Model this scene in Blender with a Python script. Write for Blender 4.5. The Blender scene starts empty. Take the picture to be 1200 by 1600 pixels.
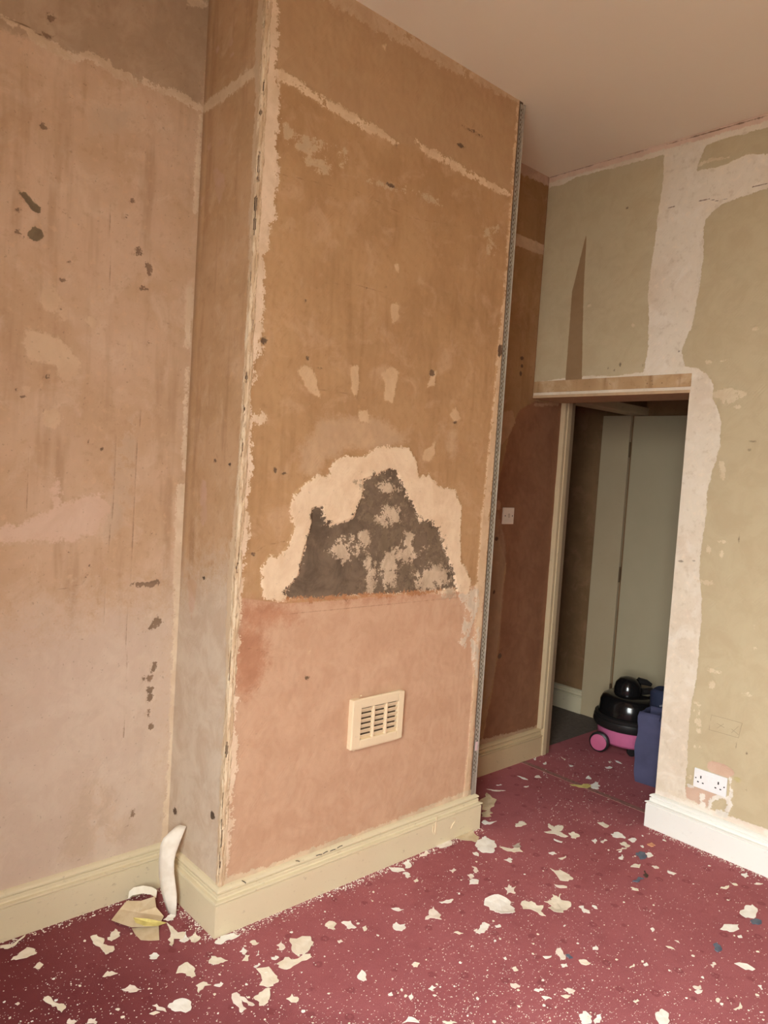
import bpy, bmesh, math, random
import numpy as np
from mathutils import Matrix, Vector
random.seed(7); rng = np.random.default_rng(11)
SC = bpy.context.scene
COL = SC.collection

# ------------------------------------------------------------------ camera, daylight, exposure
F_PX = 1174.42
YAW, PITCH, ROLL = math.radians(47.6098), math.radians(-3.1367), math.radians(3.6680)
CAM = np.array([-1.3019, -2.1230, 1.5825])
FWD = np.array([math.cos(YAW)*math.cos(PITCH), math.sin(YAW)*math.cos(PITCH), math.sin(PITCH)])
_r = np.array([math.sin(YAW), -math.cos(YAW), 0.0]); _u = np.cross(_r, FWD)
RIGHT = math.cos(ROLL)*_r + math.sin(ROLL)*_u
UP = -math.sin(ROLL)*_r + math.cos(ROLL)*_u
cd = bpy.data.cameras.new('camera'); cam = bpy.data.objects.new('camera', cd); COL.objects.link(cam)
cd.sensor_fit = 'VERTICAL'; cd.sensor_height = 36.0; cd.lens = F_PX/1600*36.0; cd.clip_start = 0.05
cam.matrix_world = Matrix(((RIGHT[0], UP[0], -FWD[0], CAM[0]), (RIGHT[1], UP[1], -FWD[1], CAM[1]),
                           (RIGHT[2], UP[2], -FWD[2], CAM[2]), (0, 0, 0, 1)))
SC.camera = cam

# overcast sky outside the window of the room, seen through the opening behind the camera
WIN_Y0, WIN_Y1, WIN_Z0, WIN_Z1, WIN_X = -2.95, -1.50, 0.60, 2.85, -2.20
w = bpy.data.worlds.new('overcast_sky'); SC.world = w; w.use_nodes = True
bg = w.node_tree.nodes['Background']; bg.inputs[1].default_value = 9.0
_n = w.node_tree.nodes; _l = w.node_tree.links          # standard overcast sky: zenith three times as bright as the horizon
_tc = _n.new('ShaderNodeTexCoord'); _sx = _n.new('ShaderNodeSeparateXYZ'); _l.new(_tc.outputs['Generated'], _sx.inputs[0])
_mr = _n.new('ShaderNodeMapRange'); _l.new(_sx.outputs['Z'], _mr.inputs[0]); _mr.inputs[3].default_value = 0.667; _mr.inputs[4].default_value = 2.0
_vm = _n.new('ShaderNodeVectorMath'); _vm.operation = 'SCALE'; _vm.inputs[0].default_value = (0.94, 1.0, 1.0); _l.new(_mr.outputs[0], _vm.inputs['Scale'])
_l.new(_vm.outputs[0], bg.inputs[0])
pl = bpy.data.lights.new('window_portal', 'AREA'); pl.shape = 'RECTANGLE'; pl.size = WIN_Y1-WIN_Y0; pl.size_y = WIN_Z1-WIN_Z0
pl.cycles.is_portal = True
plo = bpy.data.objects.new('window_portal', pl); COL.objects.link(plo)
plo.location = (WIN_X-0.02, (WIN_Y0+WIN_Y1)/2, (WIN_Z0+WIN_Z1)/2); plo.rotation_euler = (math.pi/2, 0, -math.pi/2)
SC.view_settings.view_transform = 'Standard'; SC.view_settings.look = 'None'
SC.view_settings.gamma = 1.0; SC.view_settings.use_curve_mapping = False
SC.view_settings.exposure = 1.67
SC.cycles.max_bounces = 6; SC.cycles.diffuse_bounces = 4; SC.cycles.adaptive_threshold = 0.05

# ------------------------------------------------------------------ measured room (metres)
W, D, X0, H, HS = 1.2902, 0.383, 2.0198, 3.1924, 0.159   # breast width and depth, partition, ceiling, skirting
YO, ZH, XB = -0.4884, 2.0304, 2.282                       # opening edge, lintel underside, partition back
XW, YB, XF = -1.80, -4.30, 3.223                          # window wall, back wall, lobby far wall
HP = 2.815

def ray(x, y): return FWD + (x-600)/F_PX*RIGHT - (y-800)/F_PX*UP
def on(x, y, axis, val):                # the point of a wall or floor plane that the photo shows at a pixel
    d = ray(x, y); t = (val-CAM[axis])/d[axis]; return CAM + t*d
def floor_pt(x, y, z=0.0): return on(x, y, 2, z)

# ------------------------------------------------------------------ helpers
SAT = 0.94     # how strong the colours of the paints are overall
def lin(c):
    o = []; g = .35*c[0]+.5*c[1]+.15*c[2]; c = [g+SAT*(v-g) for v in c[:3]]
    for v in c:
        v /= 255.0; o.append(v/12.92 if v <= 0.04045 else ((v+0.055)/1.055)**2.4)
    return (*o, 1.0)

def tag(o, label=None, cat=None, group=None, kind=None):
    if label: o['label'] = label
    if cat: o['category'] = cat
    if group: o['group'] = group
    if kind: o['kind'] = kind
    return o

class MB:
    def __init__(s): s.v = []; s.f = []
    def add(s, v, f):
        n = len(s.v); s.v += [tuple(map(float, p)) for p in v]; s.f += [tuple(i+n for i in q) for q in f]; return s
    def box(s, a, b, m=None):
        x0, y0, z0 = a; x1, y1, z1 = b
        v = [(x0,y0,z0),(x1,y0,z0),(x1,y1,z0),(x0,y1,z0),(x0,y0,z1),(x1,y0,z1),(x1,y1,z1),(x0,y1,z1)]
        if m is not None: v = [tuple(m @ Vector(p)) for p in v]
        return s.add(v, [(0,3,2,1),(4,5,6,7),(0,1,5,4),(1,2,6,5),(2,3,7,6),(3,0,4,7)])
    def prism(s, poly, depth, m):       # polygon in local xy, extruded along local +z, placed by m
        n = len(poly)
        v = [m @ Vector((p[0], p[1], 0)) for p in poly] + [m @ Vector((p[0], p[1], depth)) for p in poly]
        return s.add([tuple(p) for p in v], [tuple(range(n))[::-1], tuple(range(n, 2*n))] + [(i, (i+1) % n, n+(i+1) % n, n+i) for i in range(n)])
    def lathe(s, prof, c, n=32, sx=1.0, sy=1.0, m=None):
        v = []; f = []
        for r, z in prof:
            for k in range(n):
                a = 2*math.pi*k/n; p = Vector((r*sx*math.cos(a), r*sy*math.sin(a), z))
                if m is not None: p = m @ p
                v.append((p[0]+c[0], p[1]+c[1], p[2]+c[2]))
        for j in range(len(prof)-1):
            for k in range(n):
                f.append((j*n+k, j*n+(k+1) % n, (j+1)*n+(k+1) % n, (j+1)*n+k))
        f.append(tuple(range(n))[::-1]); f.append(tuple(range((len(prof)-1)*n, len(prof)*n)))
        return s.add(v, f)
    def tube(s, pts, r, n=8):
        pts = [np.array(p, float) for p in pts]; v = []; f = []
        rs = r if hasattr(r, '__len__') else [r]*len(pts)
        for i, p in enumerate(pts):
            t = pts[min(i+1, len(pts)-1)]-pts[max(i-1, 0)]; t /= np.linalg.norm(t)
            a = np.cross(t, (0.31, 0.2, 0.93)); a /= np.linalg.norm(a); b = np.cross(t, a)
            for k in range(n):
                th = 2*math.pi*k/n; v.append(p + rs[i]*(math.cos(th)*a+math.sin(th)*b))
        for i in range(len(pts)-1):
            for k in range(n): f.append((i*n+k, i*n+(k+1) % n, (i+1)*n+(k+1) % n, (i+1)*n+k))
        f.append(tuple(range(n))[::-1]); f.append(tuple(range((len(pts)-1)*n, len(pts)*n)))
        return s.add(v, f)
    def build(s, name, mat, parent=None, origin=None, bevel=0.0, smooth=False, seg=2):
        o0 = np.array(parent['_o'] if parent is not None else (origin if origin is not None else (0, 0, 0)), float)
        me = bpy.data.meshes.new(name); me.from_pydata([tuple(np.array(p)-o0) for p in s.v], [], s.f); me.update()
        o = bpy.data.objects.new(name, me); COL.objects.link(o)
        bm = bmesh.new(); bm.from_mesh(me); bmesh.ops.recalc_face_normals(bm, faces=bm.faces)
        if bevel > 0:
            bmesh.ops.remove_doubles(bm, verts=bm.verts, dist=1e-6)
            ed = [e for e in bm.edges if len(e.link_faces) == 2 and e.calc_face_angle(0) > 0.6]
            bmesh.ops.bevel(bm, geom=ed, offset=bevel, segments=seg, affect='EDGES', profile=0.6, clamp_overlap=True)
        if smooth:
            for q in bm.faces: q.smooth = True
        bm.to_mesh(me); bm.free()
        if smooth:
            me.set_sharp_from_angle(angle=math.radians(40))
        if mat is not None: me.materials.append(mat)
        if parent is not None: o.parent = parent
        else: o.location = tuple(o0)
        o['_o'] = tuple(o0)
        return o

def thing(name, loc, label, cat, group=None):
    o = bpy.data.objects.new(name, None); COL.objects.link(o); o.location = tuple(loc); o['_o'] = tuple(map(float, loc))
    o.empty_display_size = 0.05
    return tag(o, label, cat, group)

# ------------------------------------------------------------------ materials
class NT:
    def __init__(s, name):
        s.m = bpy.data.materials.new(name); s.m.use_nodes = True; s.t = s.m.node_tree; s.n = s.t.nodes; s.l = s.t.links
        s.b = s.n['Principled BSDF']; s.tc = s.n.new('ShaderNodeTexCoord')
    def link(s, a, b): s.l.new(a, b)
    def val(s, sock, v):
        if isinstance(v, (int, float, tuple, list)): sock.default_value = v
        else: s.link(v, sock)
    def mapping(s, sc):
        n = s.n.new('ShaderNodeMapping'); n.inputs['Scale'].default_value = sc; s.link(s.tc.outputs['Object'], n.inputs[0]); return n.outputs[0]
    def noise(s, scale, detail=4, rough=0.55, vec=None, dist=0.0):
        n = s.n.new('ShaderNodeTexNoise'); n.inputs['Scale'].default_value = scale; n.inputs['Detail'].default_value = detail
        n.inputs['Roughness'].default_value = rough; n.inputs['Distortion'].default_value = dist
        s.link(vec if vec is not None else s.tc.outputs['Object'], n.inputs['Vector']); return n.outputs[0]
    def math(s, op, a, b=0.0, clamp=False):
        n = s.n.new('ShaderNodeMath'); n.operation = op; n.use_clamp = clamp; s.val(n.inputs[0], a); s.val(n.inputs[1], b); return n.outputs[0]
    def ramp(s, v, lo, hi, a=0.0, b=1.0):
        n = s.n.new('ShaderNodeMapRange'); n.interpolation_type = 'SMOOTHSTEP'; s.val(n.inputs[0], v)
        n.inputs[1].default_value = lo; n.inputs[2].default_value = hi; n.inputs[3].default_value = a; n.inputs[4].default_value = b; return n.outputs[0]
    def mix(s, f, a, b):
        n = s.n.new('ShaderNodeMix'); n.data_type = 'RGBA'; s.val(n.inputs[0], f); s.val(n.inputs[6], a); s.val(n.inputs[7], b); return n.outputs[2]
    def attr(s, name):
        n = s.n.new('ShaderNodeAttribute'); n.attribute_name = name; return n.outputs['Fac']
    def finish(s, col, rough=0.7, bump=None, dist=0.002, strength=0.5, spec=0.3):
        s.val(s.b.inputs['Base Color'], col); s.val(s.b.inputs['Roughness'], rough); s.b.inputs['Specular IOR Level'].default_value = spec
        if bump is not None:
            n = s.n.new('ShaderNodeBump'); n.inputs['Distance'].default_value = dist; n.inputs['Strength'].default_value = strength
            s.link(bump, n.inputs['Height']); s.link(n.outputs[0], s.b.inputs['Normal'])
        return s.m

def plain(name, c, rough=0.5, var=0.10, scale=30, metal=0.0, spec=0.4, bump=0.15):
    t = NT(name); n = t.noise(scale, 4)
    c1 = tuple(max(0, v*(1-var)) for v in c); c2 = tuple(min(255, v*(1+var)) for v in c)
    t.b.inputs['Metallic'].default_value = metal
    return t.finish(t.mix(n, lin(c1), lin(c2)), rough, n, 0.001, bump, spec)

def wall_mat(name, base, layers, streak=0.25, speck=0.5, rough=0.85):
    """base = three plaster colours; layers = list of dicts laid over each other, each with the outline stored on the mesh"""
    t = NT(name)
    n1 = t.noise(3.2, 3, 0.6); n2 = t.noise(34, 4, 0.6); n3 = t.noise(150, 2, 0.6); n0 = t.noise(9, 5, 0.65, dist=0.6)
    ns = t.noise(14, 3, 0.6, vec=t.mapping((1, 1, 0.12)))
    col = t.mix(t.ramp(n1, 0.36, 0.64), lin(base[0]), lin(base[1]))
    col = t.mix(t.math('MULTIPLY', t.ramp(n0, 0.48, 0.72), 0.75), col, lin(base[2]))
    dk = (base[0][0]*.82, base[0][1]*.77, base[0][2]*.70)
    col = t.mix(t.math('MULTIPLY', t.ramp(ns, 0.52, 0.75), streak*1.6), col, lin(dk))
    col = t.mix(t.math('MULTIPLY', t.ramp(n2, 0.54, 0.74), 0.5), col, lin(tuple(min(255, v*1.10) for v in base[1])))
    col = t.mix(t.math('MULTIPLY', t.ramp(n2, 0.46, 0.28), 0.4), col, lin((base[0][0]*.86, base[0][1]*.82, base[0][2]*.76)))
    edge = t.math('ADD', t.math('SUBTRACT', n2, 0.5), t.math('MULTIPLY', t.math('SUBTRACT', n3, 0.5), 0.55))
    edge = t.math('ADD', edge, t.math('MULTIPLY', t.math('SUBTRACT', n0, 0.5), 0.7))
    for L in layers:
        a = L.get('amp', 0.03); so = L.get('soft', 0.0025)
        s_ = t.math('ADD', t.attr(L['n']), t.math('MULTIPLY', edge, a))
        m = t.ramp(s_, -so, so)
        if L.get('brk'):
            m = t.math('MULTIPLY', m, t.ramp(t.math('ADD', n0, t.math('MULTIPLY', edge, 0.8)), L['brk']-0.06, L['brk']+0.06))
        m = t.math('MULTIPLY', m, L.get('a', 1.0))
        c2 = L.get('c2', tuple(v*0.9 for v in L['c']))
        lc = t.mix(t.ramp(n0, 0.36, 0.66), lin(L['c']), lin(c2))
        col = t.mix(m, col, lc)
    sp = t.ramp(t.noise(95, 2, 0.4), 0.70, 0.76)
    col = t.mix(t.math('MULTIPLY', sp, speck), col, lin((96, 72, 50)))
    return t.finish(col, rough, None, spec=0.2)

# ------------------------------------------------------------------ outlines on walls: signed distances in the wall's own metres
def poly_sdf(U, V, P):
    P = np.array(P, float); n = len(P); d2 = np.full(U.shape, 1e9); ins = np.zeros(U.shape, bool)
    for i in range(n):
        a = P[i]; b = P[(i+1) % n]; e = b-a; wx = U-a[0]; wy = V-a[1]
        t = np.clip((wx*e[0]+wy*e[1])/max(e@e, 1e-12), 0, 1)
        d2 = np.minimum(d2, (wx-e[0]*t)**2+(wy-e[1]*t)**2)
        c = ((a[1] <= V) & (V < b[1])) | ((b[1] <= V) & (V < a[1]))
        with np.errstate(divide='ignore', invalid='ignore'):
            xi = a[0]+(V-a[1])*e[0]/(e[1] if e[1] != 0 else 1e-12)
        ins ^= c & (U < xi)
    d = np.sqrt(d2); return np.where(ins, d, -d)
def line_sdf(U, V, P, r):
    P = np.array(P, float); d2 = np.full(U.shape, 1e9); out = np.full(U.shape, -1.0)
    rs = r if hasattr(r, '__len__') else [r]*len(P)
    for i in range(len(P)-1):
        a = P[i]; b = P[i+1]; e = b-a; wx = U-a[0]; wy = V-a[1]
        t = np.clip((wx*e[0]+wy*e[1])/max(e@e, 1e-12), 0, 1)
        out = np.maximum(out, rs[i]+(rs[i+1]-rs[i])*t-np.sqrt((wx-e[0]*t)**2+(wy-e[1]*t)**2))
    return out
def ell_sdf(U, V, c, ru, rv):
    k = np.sqrt(((U-c[0])/ru)**2+((V-c[1])/rv)**2); return (1-k)*min(ru, rv)

class Wall:
    """a dense plaster face with thickness; U runs along the wall, V is height"""
    def __init__(s, axis, val, us, vs, normal):
        s.axis, s.val, s.normal = axis, val, normal; s.us, s.vs = np.array(us), np.array(vs)
        s.U, s.V = np.meshgrid(s.us, s.vs, indexing='ij'); s.at = {}; s.disp = np.zeros(s.U.shape); s.ua = 0 if axis == 1 else 1
    def px(s, pts):
        out = []
        for p in pts:
            q = on(p[0], p[1], s.axis, s.val); out.append((q[s.ua], q[2]))
        return out
    def _put(s, n, d):
        d = np.clip(d, -0.3, 0.3); s.at[n] = np.maximum(s.at[n], d) if n in s.at else d
    def poly(s, n, pts): s._put(n, poly_sdf(s.U, s.V, s.px(pts)))
    def polym(s, n, pts): s._put(n, poly_sdf(s.U, s.V, pts))
    def line(s, n, pts, r): s._put(n, line_sdf(s.U, s.V, s.px(pts), r))
    def linem(s, n, pts, r): s._put(n, line_sdf(s.U, s.V, pts, r))
    def ell(s, n, x, y, rx, ry):
        c = s.px([(x, y)])[0]; a = s.px([(x+rx, y)])[0]; b = s.px([(x, y+ry)])[0]
        s._put(n, ell_sdf(s.U, s.V, c, math.hypot(a[0]-c[0], a[1]-c[1]), math.hypot(b[0]-c[0], b[1]-c[1])))
    def relief(s, n, dz, soft=0.006):
        t = np.clip((s.at[n]+soft)/(2*soft), 0, 1); s.disp += dz*t*t*(3-2*t)
    def roughen(s, amp=.0007):          # trowel waves and fine grit of hand-laid plaster
        r = np.random.default_rng(int(abs(s.val)*100)+s.axis); n = r.normal(size=s.U.shape)
        for _ in range(2): n = (n+np.roll(n, 1, 0)+np.roll(n, -1, 0)+np.roll(n, 1, 1)+np.roll(n, -1, 1))/5
        wv = sum(np.sin(s.U*r.uniform(6, 40)+r.uniform(0, 6))*np.sin(s.V*r.uniform(5, 30)+r.uniform(0, 6)) for _ in range(6))
        e = np.minimum(np.minimum(s.U-s.us[0], s.us[-1]-s.U), np.minimum(s.V-s.vs[0], s.vs[-1]-s.V)); s.disp += (amp*1.2*n+amp*.35*wv)*np.clip(e/.02, 0, 1)
    def mesh(s, keep=None):
        s.roughen()
        nu, nv = s.U.shape; idx = np.arange(nu*nv).reshape(nu, nv)
        P = np.zeros((nu, nv, 3)); P[..., s.ua] = s.U; P[..., 2] = s.V; P[..., s.axis] = s.val+s.normal*s.disp
        q = np.stack([idx[:-1, :-1], idx[1:, :-1], idx[1:, 1:], idx[:-1, 1:]], -1)
        if keep is not None: q = q[keep(0.5*(s.U[:-1, :-1]+s.U[1:, 1:]), 0.5*(s.V[:-1, :-1]+s.V[1:, 1:]))]
        q = q.reshape(-1, 4)
        if (s.axis == 1) == (s.normal > 0): q = q[:, ::-1]
        return P.reshape(-1, 3), q

def face_object(name, faces, boxes=()):
    """faces = [(Wall, material, keep)]; boxes = plain box sides behind them; all one solid piece of wall"""
    V = []; Q = []; MI = []; off = 0; AT = {}; mats = []; total = 0; blocks = []
    for wl, mat, keep in faces:
        P, q = wl.mesh(keep); blocks.append((off, len(P), wl)); V.append(P); Q += (q+off).tolist(); MI += [len(mats)]*len(q); mats.append(mat); off += len(P)
    for a, b, skip, mat in boxes:
        m = MB().box(a, b); V.append(np.array(m.v)); fs = [f for i, f in enumerate(m.f) if i not in skip]
        Q += [tuple(i+off for i in f) for f in fs]; MI += [len(mats)]*len(fs); mats.append(mat); off += 8
    V = np.concatenate(V); me = bpy.data.meshes.new(name); me.from_pydata(V.tolist(), [], Q); me.update()
    me.polygons.foreach_set('material_index', MI)
    for m in mats: me.materials.append(m)
    for n in sorted({k for _, _, wl in blocks for k in wl.at}):
        arr = np.full(off, -0.3, np.float32)
        for o_, c_, wl in blocks:
            if n in wl.at: arr[o_:o_+c_] = wl.at[n].reshape(-1)
        me.attributes.new(n, 'FLOAT', 'POINT').data.foreach_set('value', arr)
    o = bpy.data.objects.new(name, me); COL.objects.link(o); o['_o'] = (0.0, 0.0, 0.0); return o

def steps(*segs):
    out = []
    for a, b, d in segs:
        n = max(1, int(round((b-a)/d))); out += list(np.linspace(a, b, n+1))[(1 if out else 0):]
    return out

# shared colours (paint, plaster)
CREAM = (226, 205, 178); CREAM2 = (205, 178, 146); DARK = (92, 78, 66)
hidden_mat = wall_mat('bare_plaster', [(182, 142, 104), (172, 132, 94), (190, 152, 116)], [])

# ------------------------------------------------------------------ wall_left: alcove wall left of the chimney breast
wl = Wall(1, D, steps((XW, -0.95, 0.15), (-0.95, 0.0, 0.0075)), steps((0, H, 0.0085)), -1)
wl.poly('upper', [(-60, -60), (340, -60), (314, 172), (262, 146), (212, 126), (150, 98), (60, 66), (-60, 20)])
wl.poly('lower', [(-60, 1000), (120, 960), (285, 930), (275, 1400), (-60, 1500)])
for seg, r in (([(0, 29), (30, 40), (52, 52)], .004), ([(52, 58), (80, 72), (112, 90)], .013), ([(112, 92), (140, 88), (170, 104)], .012),
               ([(182, 114), (200, 120), (212, 128)], .013), ([(228, 131), (262, 142), (290, 156), (313, 171)], .014), ([(300, 5), (320, 4)], .01)):
    wl.line('scar', seg, r)
wl.line('crease', [(0, 26), (40, 40), (62, 54), (88, 57)], .0022)
wl.poly('skim', [(38, 515), (70, 518), (100, 533), (112, 548), (126, 566), (122, 584), (96, 598), (86, 572), (46, 562), (36, 540)])
wl.ell('skim', 82, 655, 15, 15); wl.ell('skim', 99, 491, 6, 11); wl.ell('skim', 142, 503, 9, 8); wl.ell('skim', 40, 607, 5, 5)
wl.ell('skim', 203, 545, 4, 12); wl.ell('skim', 80, 470, 14, 20)
wl.poly('pink', [(-40, 838), (60, 805), (120, 776), (158, 770), (168, 790), (150, 832), (118, 846), (60, 846), (-40, 850)])
wl.poly('pink', [(80, 760), (92, 750), (98, 790), (84, 800)])
wl.poly('soft', [(186, 668), (206, 650), (212, 700), (205, 760), (186, 830), (166, 850), (174, 740)])
wl.poly('soft', [(125, 1240), (160, 1215), (185, 1260), (210, 1300), (160, 1330), (95, 1345), (110, 1290)])
wl.poly('soft', [(150, 170), (200, 180), (190, 210), (140, 205)])
wl.line('edge', [(313, 180), (309, 260), (306, 330)], [.006, .012, .008]); wl.line('edge', [(296, 455), (293, 540)], .011)
wl.line('edge', [(293, 575), (289, 660), (288, 735)], .008); wl.line('edge', [(284, 765), (279, 960), (272, 1150), (262, 1325)], [.022, .02, .018, .026])
wl.poly('dark', [(28, 297), (40, 300), (50, 312), (64, 324), (62, 334), (50, 327), (38, 312)])
wl.poly('dark', [(41, 365), (54, 353), (66, 360), (70, 371), (58, 377), (46, 373)])
for x, y, rx, ry in ((68, 197, 6, 5), (75, 57, 3, 2), (80, 27, 5, 7), (29, 329, 3, 2), (28, 363, 3, 3), (36, 369, 3, 3), (3, 363, 2, 2), (217, 392, 5, 4), (211, 396, 4, 3),
                     (231, 415, 3, 4), (233, 425, 2, 4), (223, 451, 6, 3), (207, 314, 3, 3), (197, 339, 2, 2), (98, 437, 4, 3), (110, 410, 3, 2), (96, 481, 2, 2),
                     (74, 590, 5, 5), (233, 535, 5, 2), (140, 690, 3, 3), (160, 701, 2, 2), (233, 913, 15, 3), (246, 909, 6, 3), (247, 970, 6, 6), (240, 976, 4, 4), (238, 982, 5, 2),
                     (240, 1043, 4, 8), (233, 1061, 5, 3), (226, 1061, 2, 2), (235, 1078, 6, 5), (234, 1092, 5, 6), (232, 1114, 3, 5), (236, 1136, 3, 4), (134, 900, 3, 3), (140, 884, 2, 3),
                     (35, 620, 3, 2), (25, 608, 2, 2), (106, 862, 2, 2), (237, 833, 2, 2), (270, 1262, 3, 6), (207, 1268, 3, 5)):
    wl.ell('spot', x, y, rx, ry)
wl.line('crack', [(221, 640), (214, 700), (209, 790), (207, 850), (202, 925), (197, 1000), (199, 1050), (197, 1110), (193, 1152)], .0016)
wl.line('crack', [(182, 680), (178, 780), (170, 850), (164, 940), (163, 976)], .0014)
wl.line('crack', [(60, 908), (68, 924), (100, 920), (128, 912), (140, 895)], .0014)
wl.line('crack', [(44, 690), (42, 800)], .0012); wl.line('crack', [(172, 300), (172, 460)], .0012)
for n, z in (('scar', .0012), ('skim', .0012), ('edge', .001), ('dark', -.0025), ('spot', -.0025), ('crack', -.001)): wl.relief(n, z)
mat_left = wall_mat('stripped_plaster_alcove', [(210, 178, 148), (200, 166, 132), (218, 190, 162)], [
    dict(n='upper', c=(186, 162, 134), c2=(168, 142, 114), amp=.06, soft=.012, a=.8),
    dict(n='lower', c=(216, 198, 178), c2=(206, 184, 164), amp=.3, soft=.16, a=.75),
    dict(n='soft', c=(214, 186, 156), amp=.10, soft=.02, a=.55, brk=.42), dict(n='pink', c=(224, 194, 170), c2=(216, 184, 158), amp=.07, soft=.010, a=.85),
    dict(n='skim', c=(220, 192, 158), c2=(210, 178, 144), amp=.035, soft=.005, a=.8, bump=.4), dict(n='edge', c=(230, 208, 178), c2=(216, 190, 158), amp=.035, soft=.004, a=.9),
    dict(n='scar', c=CREAM, c2=CREAM2, amp=.045, soft=.003, brk=.40, bump=.8), dict(n='crease', c=(120, 90, 64), amp=.004, soft=.002, a=.8),
    dict(n='crack', c=(140, 104, 76), amp=.006, soft=.0022, a=.6, bump=-.6),
    dict(n='dark', c=(134, 116, 90), c2=(120, 102, 78), amp=.012, soft=.0016, bump=-1.0), dict(n='spot', c=(128, 104, 82), c2=(144, 116, 92), amp=.035, soft=.002, a=.95, bump=-1.0)], streak=.35, speck=.25)
o = face_object('wall_left', [(wl, mat_left, None)], [((XW-0.1, D, 0), (0.0, D+0.15, H), (2,), hidden_mat)])
tag(o, 'stripped alcove wall with dark cement spots beside the chimney breast', 'wall', kind='structure')

# ------------------------------------------------------------------ chimney breast: left cheek, front, right cheek
wc = Wall(0, 0.0, steps((0, D, 0.0075)), steps((0, H, 0.0085)), -1)
wc.poly('lower', [(240, 930), (330, 890), (420, 870), (400, 1500), (200, 1500)])
wc.line('scar', [(316, 171), (335, 158), (358, 142), (378, 126), (400, 110)], [.016, .019, .02, .02, .018])
wc.poly('soft', [(333, 266), (340, 262), (350, 275), (352, 290), (342, 322), (337, 300)])
for x, y, rx, ry in ((340, 78, 3, 6), (361, 66, 3, 6), (362, 87, 3, 4), (326, 230, 3, 6), (316, 313, 2, 6), (345, 223, 5, 4), (318, 770, 6, 22), (318, 805, 5, 18), (300, 915, 7, 10), (300, 935, 5, 25)):
    wc.ell('soft', x, y, rx, ry)
wc.linem('edge', [(0.012, 3.19), (0.022, 2.95), (0.014, 2.7), (0.016, 2.4), (0.006, 2.1), (0.006, 1.7), (0.016, 1.4), (0.03, 1.2), (0.022, 1.0), (0.012, .8), (0.02, .5), (0.012, .2)],
         [.03, .035, .022, .022, .010, .014, .02, .026, .022, .016, .014, .012])
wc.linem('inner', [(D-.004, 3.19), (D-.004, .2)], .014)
for x, y, rx, ry in ((336, 719, 2, 3), (359, 726, 2, 3), (318, 903, 2, 3), (332, 1274, 3, 5), (273, 1268, 3, 6)): wc.ell('spot', x, y, rx, ry)
for n, z in (('scar', .0012), ('edge', .0012), ('spot', -.002)): wc.relief(n, z)
mat_cheek = wall_mat('stripped_plaster_cheek', [(200, 162, 124), (190, 152, 112), (208, 174, 140)], [
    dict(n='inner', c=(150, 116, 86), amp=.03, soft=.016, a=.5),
    dict(n='lower', c=(212, 194, 172), c2=(198, 174, 150), amp=.3, soft=.14, a=.9),
    dict(n='soft', c=(206, 168, 146), c2=(196, 158, 124), amp=.03, soft=.004, a=.7), dict(n='scar', c=(224, 200, 166), c2=(212, 184, 150), amp=.04, soft=.004, a=.95),
    dict(n='edge', c=(212, 184, 150), c2=CREAM2, amp=.035, soft=.002, a=.9, bump=.8), dict(n='spot', c=(100, 80, 64), amp=.02, soft=.002)], streak=.45, speck=.15)

wf = Wall(1, 0.0, steps((0, W, 0.0065)), steps((0, H, 0.0075)), -1)
wf.poly('terra', [(300, 934), (376, 934), (440, 943), (520, 938), (600, 930), (700, 922), (740, 916), (800, 910), (800, 1300), (300, 1450)])
wf.poly('rust', [(366, 985), (400, 975), (420, 1010), (410, 1060), (385, 1090), (365, 1080)])
wf.poly('rust', [(380, 938), (450, 945), (470, 965), (400, 985), (370, 970)])
wf.line('rust', [(440, 938), (520, 932), (600, 930), (715, 920)], .012)
wf.poly('upper', [(380, -60), (820, -60), (820, 300), (790, 300), (700, 254), (620, 222), (560, 190), (430, 120), (380, 90)])
# cream paint left along the outer corner
wf.poly('edge', [(380, -40), (436, -40), (434, 60), (432, 108), (438, 180), (432, 230), (436, 260), (431, 300), (432, 345), (418, 352), (421, 382), (410, 400), (414, 470), (408, 530),
                 (400, 560), (396, 600), (392, 650), (394, 690), (397, 735), (390, 750), (386, 800), (388, 850), (378, 905), (376, 950), (372, 1000), (366, 1060), (371, 1090), (365, 1130),
                 (372, 1160), (371, 1205), (362, 1240), (361, 1300), (357, 1350), (352, 1376), (300, 1390)])
for x, y, rx, ry in ((370, 1093, 5, 8), (368, 1118, 7, 6), (409, 655, 6, 9), (404, 548, 6, 9), (397, 655, 8, 8)): wf.ell('edge', x, y, rx, ry)
for seg, r in (([(428, 114), (448, 122), (482, 142), (509, 161)], .015), ([(505, 160), (542, 180), (584, 203)], .015), ([(584, 203), (604, 214), (622, 226)], .008),
               ([(651, 224), (666, 236)], .011), ([(674, 240), (700, 251)], .014), ([(706, 256), (730, 270), (756, 284)], .015), ([(756, 286), (775, 294), (796, 302)], .011)):
    wf.line('scar', seg, r)
wf.poly('scrape', [(440, 195), (480, 215), (500, 220), (535, 230), (545, 245), (520, 270), (505, 275), (480, 255), (445, 215)])
wf.poly('scrape', [(520, 240), (535, 232), (545, 247), (528, 262)]); wf.line('scrape', [(575, 283), (640, 298), (690, 318)], .006)
wf.poly('scrape', [(755, 360), (778, 352), (780, 400), (764, 400)])
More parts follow.
